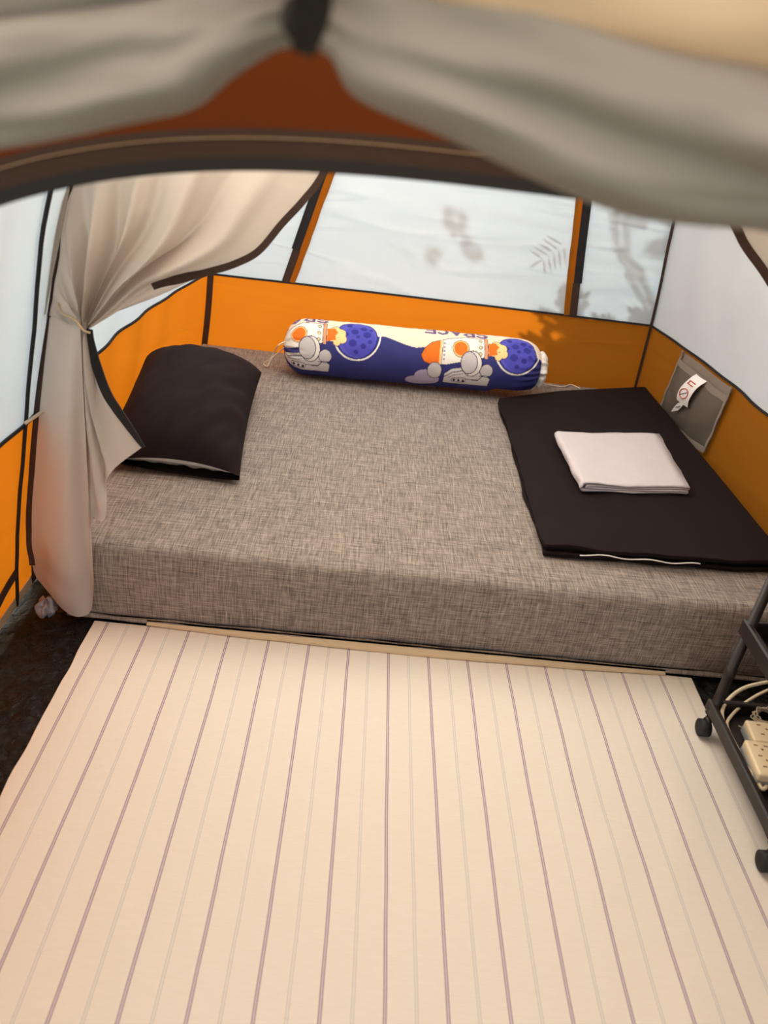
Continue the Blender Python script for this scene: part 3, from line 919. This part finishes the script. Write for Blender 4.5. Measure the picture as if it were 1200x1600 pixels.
def ell(x, y, rx, ry, rot=0.0, dx=0):
    X, Y = XX - x - dx, YY - y
    a, b = X * math.cos(rot) + Y * math.sin(rot), -X * math.sin(rot) + Y * math.cos(rot)
    return (a / rx) ** 2 + (b / ry) ** 2 <= 1
def poly(pts, dx=0):
    P = [(x + dx, y) for x, y in pts]
    ins = np.zeros(len(XX), bool)
    for (x1, y1), (x2, y2) in zip(P, P[1:] + P[:1]):
        if y1 == y2: continue
        cnd = ((y1 > YY) != (y2 > YY)) & (XX < (x2 - x1) * (YY - y1) / (y2 - y1) + x1)
        ins ^= cnd
    return ins
def stroke(pts, wd, dx=0):
    m = np.zeros(len(XX), bool)
    for (x1, y1), (x2, y2) in zip(pts, pts[1:]):
        x1 += dx; x2 += dx
        L2 = (x2 - x1) ** 2 + (y2 - y1) ** 2 + 1e-9
        t = np.clip(((XX - x1) * (x2 - x1) + (YY - y1) * (y2 - y1)) / L2, 0, 1)
        m |= (XX - x1 - t * (x2 - x1)) ** 2 + (YY - y1 - t * (y2 - y1)) ** 2 <= (wd / 2) ** 2
    return m
INK = hexc(58, 46, 66)
def outlined(maskfn, c, grow=1.06):
    fill(maskfn(grow), INK); fill(maskfn(1.0), c)
WHITE, GREYW, ORANGE, YEL = hexc(236, 226, 214), hexc(196, 186, 184), hexc(232, 112, 28), hexc(244, 204, 140)
def circ_pts(x, y, r, a0, a1, n=24): return [(x + r * math.cos(a0 + (a1 - a0) * i / n), y + r * math.sin(a0 + (a1 - a0) * i / n)) for i in range(n + 1)]
LET = {'S': [[(1, .85), (.7, 1), (.25, 1), (0, .78), (.25, .55), (.75, .48), (1, .25), (.75, 0), (.25, 0), (0, .15)]],
       'P': [[(0, 0), (0, 1), (.7, 1), (1, .75), (.7, .45), (0, .45)]],
       'A': [[(0, 0), (.5, 1), (1, 0)], [(.22, .38), (.78, .38)]],
       'C': [[(1, .85), (.6, 1), (.2, .9), (0, .5), (.2, .1), (.6, 0), (1, .15)]],
       'E': [[(1, 1), (0, 1), (0, 0), (1, 0)], [(0, .5), (.8, .5)]]}
def motif(dx):
    # planet with craters and its ring
    px, py = 985, 40
    fill(ell(px, py, 78, 76, 0, dx), hexc(40, 40, 112)); fill(ell(px, py, 74, 72, 0, dx), hexc(86, 82, 178))
    fill(ell(px + 8, py - 10, 64, 58, 0, dx) & ell(px, py, 74, 72, 0, dx), hexc(74, 72, 168))
    for cx, cy, r in ((-8, 22, 14), (24, 38, 12), (-30, 50, 11), (38, 12, 15), (-14, -22, 15), (26, -30, 11), (4, 2, 8), (-40, 10, 9), (50, -14, 8), (0, -52, 9), (52, 34, 7)):
        fill(ell(px + cx, py + cy, r, r * .85, 0, dx) & ell(px, py, 74, 72, 0, dx), hexc(48, 48, 132))
    fill(stroke(circ_pts(px, py + 8, 88, PI * 1.02, PI * 2.06), 6, dx), WHITE)
    # rocket
    body = [flat(x, y) for x, y in ((686, 178), (720, 171), (790, 169), (866, 178), (870, 240), (800, 250), (720, 260), (684, 258))]
    nose = [flat(x, y) for x, y in ((690, 176), (660, 182), (632, 202), (620, 225), (632, 246), (660, 257), (690, 259))]
    fill(stroke(body + body[:1], 5, dx), INK); fill(poly(body, dx), WHITE)
    fill(stroke(nose + nose[:1], 5, dx), INK); fill(poly(nose, dx), ORANGE)
    n1, n2 = flat(694, 178), flat(692, 257); fill(stroke([n1, n2], 9, dx), hexc(240, 196, 140)); fill(stroke([(n1[0] + 6, n1[1]), (n2[0] + 6, n2[1])], 2, dx), INK)
    for k in range(5):
        q = flat(706, 186 + 14 * k); fill(ell(q[0], q[1], 4, 4, 0, dx), hexc(150, 140, 160))
    q = flat(768, 206); fill(ell(*q, 32, 33, 0, dx), INK); fill(ell(*q, 30, 31, 0, dx), hexc(246, 190, 120)); fill(ell(*q, 25, 26, 0, dx), ORANGE)
    for yy in (184, 207, 230):
        q = flat(843, yy); fill(ell(*q, 7, 7, 0, dx), INK); fill(ell(*q, 5, 5, 0, dx), hexc(220, 200, 150))
    a, b = flat(864, 176), flat(866, 242); fill(stroke([a, b], 12, dx), hexc(214, 150, 110)); fill(stroke([(a[0] - 7, a[1]), (b[0] - 7, b[1])], 2, dx), INK); fill(stroke([(a[0] + 6, a[1]), (b[0] + 6, b[1])], 2, dx), INK)
    # flame
    for x, y, r in ((905, 200, 17), (925, 212, 18), (932, 232, 15), (912, 240, 14), (895, 222, 18)):
        q = flat(x, y); fill(ell(*q, r + 2, r + 2, 0, dx), INK)
    for x, y, r in ((905, 200, 17), (925, 212, 18), (932, 232, 15), (912, 240, 14), (895, 222, 18)):
        q = flat(x, y); fill(ell(*q, r, r, 0, dx), YEL)
    fl_ = [flat(x, y) for x, y in ((872, 194), (900, 192), (914, 208), (904, 218), (908, 234), (890, 236), (874, 238))]
    fill(poly(fl_, dx), ORANGE)
    # cloud
    for x, y, rx, ry in ((600, 306, 30, 14), (640, 296, 38, 18), (668, 308, 30, 18), (625, 312, 50, 12)):
        q = flat(x, y); fill(ell(*q, rx, ry * 1.5, 0, dx), LILAC)
    # astronaut: suit, arms, helmet
    bd = [flat(x, y) for x, y in ((716, 290), (740, 276), (800, 272), (850, 292), (890, 316), (886, 340), (840, 340), (760, 336), (716, 328))]
    bd = bd[:6] + [(886, -100), (716, -100)] + bd[8:]
    fill(stroke(bd + bd[:1], 5, dx), INK); fill(poly(bd, dx), hexc(206, 198, 194))
    fill(stroke([flat(716, 300), flat(745, 287), flat(790, 283)], 3, dx), INK); fill(stroke([flat(730, 304), flat(750, 296), flat(785, 293)], 2, dx), INK)
    for x, y, rx, ry, rot in ((676, 280, 26, 30, .3), (872, 288, 23, 22, 0)):
        q = flat(x, y); fill(ell(*q, rx + 2.5, ry + 2.5, rot, dx), INK); fill(ell(*q, rx, ry, rot, dx), GREYW)
    fill(stroke([flat(706, 262), flat(700, 300)], 3, dx), INK); fill(stroke([flat(848, 304), flat(884, 306)], 3, dx), INK)
    fill(stroke([flat(800, 312), flat(845, 318), flat(862, 305)], 3, dx), INK)
    q = flat(815, 262); fill(ell(*q, 38, 46, 0, dx), INK); fill(ell(*q, 35, 43, 0, dx), hexc(226, 216, 206))
    q = flat(803, 258); fill(ell(*q, 33, 40, .1, dx), INK); fill(ell(*q, 30, 37, .1, dx), GREYW)
    q0, q1 = flat(755, 312), flat(790, 314)
    fill(stroke([q0, q1], 22, dx), INK); fill(stroke([q0, q1], 17, dx), hexc(214, 206, 202))
    for k in (0, .5, 1): fill(ell(q0[0] + (q1[0] - q0[0]) * k, q0[1], 5, 6, 0, dx), INK)
    # lettering, read from the far side
    for k, ch in enumerate('ECAPS'):
        x0 = 634 + k * 50
        for st in LET[ch]:
            fill(stroke([(x0 + (1 - a) * 34, 96 + (1 - b) * 46) for a, b in st], 12, dx), hexc(108, 82, 124))
for d in (0, -612, 612): motif(d)
at_ = bo.data.attributes.new('print', 'FLOAT_COLOR', 'POINT')
buf = np.ones((len(XX), 4), np.float32); buf[:, :3] = RGB
at_.data.foreach_set('color', buf.ravel())
# gathered white ruffle at the right end, drawstrings at both
def ruffle(u, v):
    q = 2 * PI * u; s = 1.004 + (v - .35) * .034 / BL
    r = (.046 + .012 * math.sin(PI * v)) * (1 + .10 * math.sin(q * 11) + .05 * math.sin(q * 19))
    c = BA.lerp(BB, s) + Vector((0, 0, -.004))
    p = c + (FR * math.cos(q) + UPV * math.sin(q)) * r
    p.z = max(p.z, MZ + .004)
    return p
grid('gathered_hem', ruffle, 120, 8, M['white_cotton'], bol, wrap_u=True, cap=True)
e0 = BA + Vector((-.001, 0, .0))
tube('drawstring', catmull([e0 + Vector((.01, -.02, .02)), e0 + Vector((-.012, -.06, .015)), at(428, 551, z=MZ + .06), at(421, 562, z=MZ + .03), at(412, 568, z=MZ + .006), at(418, 572, z=MZ + .006), at(424, 560, z=MZ + .03), at(434, 552, z=MZ + .05), e0 + Vector((.006, -.03, .0))], 50), .0024, M['cord'], bol, 6)
tube('drawstring', catmull([BB + Vector((.012, -.03, -.03)), at(850, 600, z=MZ + .03), at(862, 602, z=MZ + .004), at(880, 604, z=MZ + .004), at(892, 601, z=MZ + .004), at(906, 607, z=MZ + .004)], 40), .002, M['cord'], bol, 6)

# ------------------------------------------------------------------ folded dark blanket
bk = empty('folded_blanket', (.80, 2.15, MZ))
tag(bk, 'dark brown black folded blanket lying flat on the right end of the mattress', 'blanket')
Q00 = Vector((.478, 1.560, 0)); Q10 = Vector((1.10, 1.590, 0)); Q01 = Vector((.482, 2.530, 0)); Q11 = Vector((1.075, 2.775, 0))
def bl_fn(k, dz, th, ox, oy):
    def fn(q):
        s, t = q.x + .5, q.y + .5
        p = (Q00 * (1 - s) + Q10 * s) * (1 - t) + (Q01 * (1 - s) + Q11 * s) * t
        p.x += ox * (1 - 2 * s) * .3 + (.010 * nz(t * 5, k * 3.0) + .004 * nz(t * 15, k * 3.0)) * (1 - s)
        p.y += oy * (1 - t) + (.008 * nz(s * 5, k * 5.0 + 2) + .003 * nz(s * 16, k * 5.0)) * (1 - t) - .012 * (1 - t) * s * (1 - s) * 4 * (k == 2)
        wv = 0.0
        if k == 2:
            wv = .026 * max(0, 1 - s * 2.0) * min(1, s * 12) * math.sin(PI * min(1, t * 1.2)) * (.5 + .9 * nz(s * 7 + t * 1.5, t * 2.2, 1)) + .004 * nz(s * 4, t * 4, 8) * math.sin(PI * t)
            wv += .006 * nz(s * 6, 4.0) * (1 - t) ** 6
        else:
            wv = .003 * nz(s * 6, k * 4.0) * (1 - t) ** 4
        g_ = .45 + .55 * min(1, s * 2.5 + max(0, 1 - t * 6) * .8)
        p.z = MZ + .003 + (dz + th / 2 + q.z * th) * g_ + wv
        return p
    return fn
dzs = 0.0
for k, (th, ox, oy) in enumerate(((.011, .0, -.006), (.010, .02, .006), (.011, .005, .000))):
    v_, f_ = rbox_geo((.5, .5, .5), .012, (50, 50, 1), bl_fn(k, dzs, th, ox, oy))
    # the rounded rim works in unit space; the sheet itself is thin
    mesh_obj('fold', v_, f_, M['black_blanket'], bk)
    dzs += th + .0006
zip_pts = []
for i in range(41):
    s = .14 + .48 * i / 40
    p = Q00.lerp(Q10, s); zip_pts.append(Vector((p.x, p.y - .0215 - .012 * s * (1 - s) * 4 + .012 - .004 * nz(s * 5), MZ + .0225 + .003 * math.sin(s * 34))))
tube('zipper', zip_pts, .0016, M['white_cotton'], bk, 6)

# ------------------------------------------------------------------ folded towel
TZ = MZ + .003 + dzs + .004
tw = empty('folded_towel', (.79, 2.05, TZ))
tag(tw, 'pale pinkish white folded towel lying on the dark blanket', 'towel')
T00, T10, T01, T11 = (at(906, 762, z=TZ + .012), at(1076, 767, z=TZ + .012), at(867, 676, z=TZ + .022), at(1029, 678, z=TZ + .022))
lay = .0060
def arc(cx, cz, r, a0, a1, n=8): return [(cx + r * math.cos(a0 + (a1 - a0) * i / n), cz + r * math.sin(a0 + (a1 - a0) * i / n)) for i in range(n + 1)]
Wt = .33
path = [(Wt, 3.5 * lay)] + [(Wt * k / 12, 3.5 * lay) for k in range(11, 0, -1)] + arc(.012, 2 * lay, 1.5 * lay, PI / 2, 3 * PI / 2) + [(Wt * k / 12, .5 * lay) for k in range(1, 12)] + arc(Wt - .004, lay, .5 * lay, -PI / 2, PI / 2) + [(Wt * k / 12, 1.5 * lay) for k in range(11, 0, -1)] + arc(.022, 2 * lay, .5 * lay, 3 * PI / 2, PI / 2, 6) + [(Wt * k / 12, 2.5 * lay) for k in range(1, 13)]
def towel_geo():
    n = len(path); th = lay * .92 / 2
    nor = []
    for i in range(n):
        a, b = path[max(i - 1, 0)], path[min(i + 1, n - 1)]
        dx, dz = b[0] - a[0], b[1] - a[1]; l = math.hypot(dx, dz) or 1
        nor.append((-dz / l, dx / l))
    ring = [(p[0] + q[0] * th, p[1] + q[1] * th) for p, q in zip(path, nor)] + [(p[0] - q[0] * th, p[1] - q[1] * th) for p, q in reversed(list(zip(path, nor)))]
    m = len(ring); ny = 26
    vs, fs = [], []
    for j in range(ny + 1):
        t = j / ny
        for x, z in ring:
            s = x / Wt
            p = (T00 * (1 - s) + T10 * s) * (1 - t) + (T01 * (1 - s) + T11 * s) * t
            e = (.0045 * nz(s * 4, t * 4, 3) + .0015 * nz(s * 13, t * 13, 6)) * (z / (4 * lay))
            yy = (.006 * nz(z * 120, 1.0, s * 3) + .004 * nz(s * 5, 2.0, z * 60)) * (max(0, 1 - 6 * t) + max(0, 6 * t - 5))
            vs.append(Vector((p.x + .004 * nz(t * 5, z * 90) * abs(2 * s - 1), p.y + yy, TZ + z + e + .004 * max(0, 1 - s * 3) * z / (4 * lay))))
    for j in range(ny):
        for k in range(m):
            fs.append((j * m + k, j * m + (k + 1) % m, (j + 1) * m + (k + 1) % m, (j + 1) * m + k))
    for j in (0, ny):
        for i in range(n - 1):
            fs.append((j * m + i, j * m + i + 1, j * m + m - 2 - i, j * m + m - 1 - i))
    return vs, fs
v_, f_ = towel_geo()
mesh_obj('terry_cloth', v_, f_, M['towel'], tw)

# ------------------------------------------------------------------ pocket on the right wall
pk = empty('wall_pocket', (1.12, 2.42, .23))
tag(pk, 'grey mesh storage pocket sewn to the right orange tent wall', 'pocket')
def pock(u, v, out=0.0):
    y = (2.555 + (2.225 - 2.555) * u) * v + (2.630 + (2.285 - 2.630) * u) * (1 - v)
    z = .228 + (BAND - .006 - .228) * v
    b = math.sin(PI * u) ** .8
    if v < .5: z -= .012 * math.sin(PI * u) * (1 - 2 * v)
    bulge = .012 + .030 * b * (math.sin(PI * min(1, v * 1.1 + .05)) ** .7) + .004 * nz(u * 5, v * 5)
    if abs(u - .6) < .2: bulge -= .010 * (1 - abs(u - .6) / .2) * math.sin(PI * v)
    return ptyR(y, z, bulge + out)
grid('mesh_front', lambda u, v: pock(u, .02 + v * .80), 30, 26, M['mesh_grey'], pk)
grid('back_panel', lambda u, v: ptyR(pock(u, .02 + v * .96).y, pock(u, .02 + v * .96).z, .007), 12, 10, M['mesh_hem'], pk)
ribbon('bottom_hem', [pock(i / 30, .0, .003) for i in range(31)], (0, 0, 1), .010, M['mesh_hem'], pk, .003)
ribbon('top_hem', [pock(i / 30, .82, .002) for i in range(31)], (0, 0, 1), .011, M['mesh_hem'], pk, .003)
for uu in (0.0, 1.0):
    ribbon('side_hem', [pock(uu, i / 20, .002) for i in range(21)], (0, 1, 0), .006, M['mesh_hem'], pk, .003)
def tagpt(u, v):
    p0 = pock(.42 + .20 * u - .02 * (1 - v), .42 + .44 * v, .010 + .010 * math.sin(PI * v) + .004 * math.sin(PI * u))
    return p0
tg = grid('care_tag', tagpt, 8, 12, M['tag_white'], pk)
def tagpt2(u, v):
    return pock(.36 + .12 * u + .10 * v, .20 + .20 * v + .10 * u * (1), .012 + .004 * v)
grid('care_tag', tagpt2, 6, 8, M['tag_white'], pk)
def on_tag(pts, f=tagpt): return [f(u, v) + Vector((-.0015, 0, 0)) for u, v in pts]
tube('tag_mark', on_tag([(.25, .80), (.75, .80)]), .0022, M['tag_red'], tg, 5)
tube('tag_mark', on_tag([(.25, .70), (.75, .70)]), .0022, M['tag_red'], tg, 5)
tube('tag_mark', on_tag([(.30, .80), (.30, .70)]), .0020, M['tag_red'], tg, 5)
tube('tag_mark', on_tag([(.5 + .30 * math.cos(a), .36 + .17 * math.sin(a)) for a in [i / 24 * 2 * PI for i in range(25)]]), .0016, M['tag_red'], tg, 5)
tube('tag_mark', on_tag([(.72, .46), (.30, .26)]), .0016, M['tag_ink'], tg, 5)
tube('tag_mark', on_tag([(.3, .45), (.45, .5), (.6, .42), (.7, .55)], tagpt2), .0012, M['tag_ink'], tg, 5)

# ------------------------------------------------------------------ rolling cart
ct = empty('rolling_cart', (.97, 1.09, 0))
tag(ct, 'black three tier rolling utility cart at the foot of the mattress', 'cart')
CX0, CX1, CY0, CY1 = .822, 1.072, .895, 1.248
def tray(name, z, h):
    vs, fs = [], []
    def ring(dx, zz): return [(CX0 + dx, CY0 + dx, zz), (CX1 - dx, CY0 + dx, zz), (CX1 - dx, CY1 - dx, zz), (CX0 + dx, CY1 - dx, zz)]
    rings = [ring(.006, z), ring(0, z + .006), ring(0, z + h - .003), ring(.003, z + h), ring(.011, z + h), ring(.013, z + h - .003), ring(.013, z + .005)]
    for r in rings: vs += r
    for i in range(len(rings) - 1):
        for k in range(4): fs.append((i * 4 + k, i * 4 + (k + 1) % 4, i * 4 + 4 + (k + 1) % 4, i * 4 + 4 + k))
    fs.append((3, 2, 1, 0)); n = (len(rings) - 1) * 4; fs.append((n, n + 1, n + 2, n + 3))
    return mesh_obj(name, vs, fs, M['black_plastic'], ct, smooth=False)
tray('tray', .059, .034); tray('tray', .272, .040); tray('tray', .484, .040)
for x in (CX0 + .013, CX1 - .013):
    for y in (CY0 + .013, CY1 - .013):
        tube('post', [(x, y, .06), (x, y, .078), (x, y, .079), (x, y, .17), (x, y, .171), (x, y, .19), (x, y, .191), (x, y, .52)], [.014, .014, .0105, .0105, .0125, .0125, .0105, .0105], M['black_plastic'], ct, 12)
        ox = -.012 if x < .95 else .012
        cw = tube('caster_wheel', [(x + ox - .012, y - .012, .0285), (x + ox - .010, y - .012, .0285), (x + ox + .010, y - .012, .0285), (x + ox + .012, y - .012, .0285)], [.016, .0195, .0195, .016], M['black_rubber'], ct, 20)
        tube('caster_fork', catmull([(x, y, .062), (x, y - .002, .054), (x + ox * .5, y - .008, .048), (x + ox, y - .012, .048)], 8), .009, M['black_plastic'], cw, 10)
tube('handle', catmull([(CX0 + .013, CY0 + .01, .515), (CX0 + .013, CY0 - .03, .56), (.97, CY0 - .045, .575), (CX1 - .013, CY0 - .03, .56), (CX1 - .013, CY0 + .01, .515)], 24), .009, M['black_plastic'], ct, 10)

# ------------------------------------------------------------------ power strips, cables, wire
def strip(name, c, size, rz, label, rows):
    r = empty(name, c)
    tag(r, label, 'power strip')
    R = Matrix.Rotation(rz, 3, 'Z'); c = Vector(c)
    sx, sy, h = size
    rbox('base', c + Vector((0, 0, h * .25)), (sx, sy, h * .5), .003, M['grey_plastic'], r, rz=rz)
    top = rbox('cover', c + Vector((0, 0, h * .73)), (sx, sy, h * .52), .005, M['cream_plastic'], r, rz=rz)
    zt = c.z + h * .99 + .0005
    for k in range(rows):
        yy = (k - (rows - 1) / 2) * sy / (rows + .3)
        for dx, dy, lx, ly in ((-.010, .004, .008, .0028), (.010, .004, .008, .0028), (0, -.006, .005, .004)):
            q = R @ Vector((dx * sx / .055, yy + dy, 0))
            rbox('socket_slot', (c.x + q.x, c.y + q.y, zt), (lx, ly, .001), .0004, M['slot'], r, rz=rz)
    return r
strip('power_strip', (.872, 1.075, .0650), (.056, .092, .040), math.radians(-4), 'cream power strip with three sockets on the bottom tray of the cart', 3)
strip('power_strip', (.912, 1.154, .0650), (.075, .060, .034), math.radians(-4), 'cream power strip lying behind the three socket strip on the cart', 2)
cz = .0655
cb1 = tube('white_cable', catmull([at(1275, 1062, z=.098), at(1235, 1062, z=.098), at(1198, 1066, z=.098), at(1165, 1074, z=.096), at(1143, 1088, z=.092), at(1130, 1106, z=.086), at(1129, 1124, z=.083), at(1136, 1150, z=.081), at(1146, 1174, z=.080), (.846, 1.045, .080), (.850, 1.020, .078), (.862, 1.026, .080)], 60), .0042, M['cable'], None, 8)
tag(cb1, 'thick cream cable looping over the cart tray into the three socket strip', 'cable')
cb2 = tube('white_cable', catmull([at(1260, 1066, z=.086), at(1225, 1070, z=.086), at(1192, 1082, z=.086), at(1165, 1098, z=.084), at(1145, 1116, z=.079), at(1136, 1134, z=.075), (.846, 1.13, .072), (.848, 1.11, .071)], 50), .0036, M['cable'], None, 8)
tag(cb2, 'thinner cream cable curving beneath the thick one on the cart tray', 'cable')
cb3 = tube('white_cable', catmull([(.868, 1.022, .076), (.872, 1.01, .073), (.890, .99, .071), (.925, .965, .071), (.97, .95, .071), (1.02, .96, .071)], 40), .0036, M['cable'], None, 8)
tag(cb3, 'cream cable running from the front end of the three socket strip', 'cable')
cw_pts = []
for i in range(240):
    a = i / 240 * 2 * PI * 8
    r = .024 + .006 * nz(i * .13, 1) + .004 * math.sin(i * .9)
    cw_pts.append((.950 + r * 1.25 * math.cos(a) - .01, 1.205 + r * math.sin(a) + .004 * nz(i * .2, 4), .080 + .012 * (nz(i * .17, 7) + .5) + .010 * i / 240))
cw_ = tube('wire_coil', catmull([(.872, 1.190, .074), (.890, 1.185, .076)] + cw_pts[::2], 480), .0013, M['wire'], None, 5)
tag(cw_, 'tangled coil of thin beige wire lying beside the power strips', 'wire coil')

# ------------------------------------------------------------------ crumpled plastic bag in the corner
def bagf(u, v):
    q = 2 * PI * u; t = v * PI
    r = .020 + .009 * nz(math.cos(q) * 2.2, math.sin(q) * 2.2, v * 4) + .004 * math.sin(q * 5 + v * 6)
    p = Vector((-.672 + r * math.sin(t) * math.cos(q), 1.418 + r * 1.2 * math.sin(t) * math.sin(q), .026 + r * 1.05 * math.cos(t)))
    p.z = max(.004, p.z); return p
bg = grid('plastic_bag', bagf, 36, 18, M['plastic_bag'], None, wrap_u=True, cap=True)
tag(bg, 'small crumpled grey plastic bag on the black floor under the curtain', 'bag')

# ------------------------------------------------------------------ outside: unseen canopy added over the entrance to tint and block light and the tree behind the tent
aw = empty('added_awning', (.2, -.6, 0))
tag(aw, 'unseen tan canopy on two poles, added over the entrance to tint and block light', 'added_awning')
grid('canopy', lambda u, v: Vector((-.80 + u * 2.0, 1.35 - v * 2.65, 1.345 + .055 * v + .25 * math.sin(PI * u) * (1 - .5 * v))), 24, 24, M['added_awning_cloth'], aw)
for x in (-.80, 1.20):
    grid('light_block_side', lambda u, v, x=x: Vector((x + .015 * math.sin(u * 22), .24 - u * 1.54, -.02 + v * (1.41 - .03 + .0 * u))), 40, 4, M['light_block_cloth'], aw)  # unseen side panels, added to cut light reaching the mattress front
for x in (-.79, 1.19):
    tube('pole', [(x, -1.29, -.03), (x, -1.29, 1.40)], .011, M['black_plastic'], aw, 10)

tr = empty('tree', (1.9, 4.9, -.03))
tag(tr, 'small leafy tree behind the tent whose shadow falls on the back wall', 'tree')
tube('trunk', catmull([(1.9, 4.9, -.03), (1.86, 4.85, .7), (1.75, 4.7, 1.5), (1.5, 4.55, 2.3), (1.1, 4.4, 3.0)], 20), [.09 - .003 * i for i in range(21)], M['bark'], tr, 10)
lv, lf = [], []
def leaflet(p, d, n, L, W):
    s = d.cross(n).normalized()
    i = len(lv)
    lv.extend([p, p + d * L * .35 + s * W, p + d * L * .75 + s * W * .8, p + d * L, p + d * L * .75 - s * W * .8, p + d * L * .35 - s * W])
    lf.append((i, i + 1, i + 2, i + 3, i + 4, i + 5))
def frond(p, d, n, L, pairs, ll, lw):
    s = d.cross(n).normalized()
    for k in range(pairs):
        q = p + d * L * (k + 1) / pairs
        for sg in (-1, 1):
            leaflet(q, (s * sg * .9 + d * .55).normalized(), n, ll * (1 - .3 * k / pairs), lw)
    leaflet(p + d * L, d, n, ll, lw)
twigs = []
def clump(tx, tz, dist, n, spread, L=.12, pairs=6, ll=.045, lw=.008):
    """leaves whose shadow lands round (tx, tz) on the back wall"""
    base = Vector((tx, YB(max(0, min(1.5, tz))), tz)) + SUN_TO * dist
    twigs.append(base)
    for _ in range(n):
        o = Vector((random.gauss(0, spread), random.gauss(0, spread), random.gauss(0, spread)))
        d = Vector((random.uniform(-1, 1), random.uniform(-1, 1), random.uniform(-1, .5))).normalized()
        nn = (SUN_TO + Vector((random.uniform(-.7, .7), random.uniform(-.7, .7), random.uniform(-.7, .7)))).normalized()
        frond(base + o, d, nn, L, pairs, ll, lw)
random.seed(11)
_b = Vector((.665, YB(.72), .735)) + SUN_TO * .55
_n = SUN_TO
_d = (Vector((-.55, 0, -.75)) - _n * Vector((-.55, 0, -.75)).dot(_n)).normalized()
frond(_b, _d, _n, .10, 5, .060, .0042); twigs.append(_b)
clump(.28, .80, 1.5, 1, .02, .07, 4, .05, .012); clump(.36, .70, 1.6, 1, .02, .07, 3, .05, .012); clump(.29, .58, 1.8, 1, .03, .08, 4, .04, .010)
clump(.82, .82, 1.1, 2, .03); clump(.93, .74, 1.1, 2, .04); clump(.99, .82, 1.2, 2, .05); clump(.96, .56, 1.0, 1, .03)
for tx, tz, n in ((.72, .38, 4), (.80, .34, 7), (.86, .38, 7), (.92, .28, 26), (1.0, .32, 34), (1.02, .24, 34), (.80, .20, 12), (.95, .18, 26), (1.12, .30, 34), (1.1, .12, 30), (1.18, .36, 26), (.62, .24, 2)):
    clump(tx, tz, .95 + .25 * random.random(), n, .050, .12, 7, .05, .011)
fo = mesh_obj('foliage', lv, lf, M['leaf'], tr, smooth=False)
tag(fo, kind='stuff')
for b in twigs:
    a = Vector((1.5, 4.55, 2.3)).lerp(b, 0.0)
    tube('branch', catmull([a, a.lerp(b, .5) + Vector((0, .05, .12)), b], 8), [.006 - .0006 * i for i in range(9)], M['bark'], tr, 5)
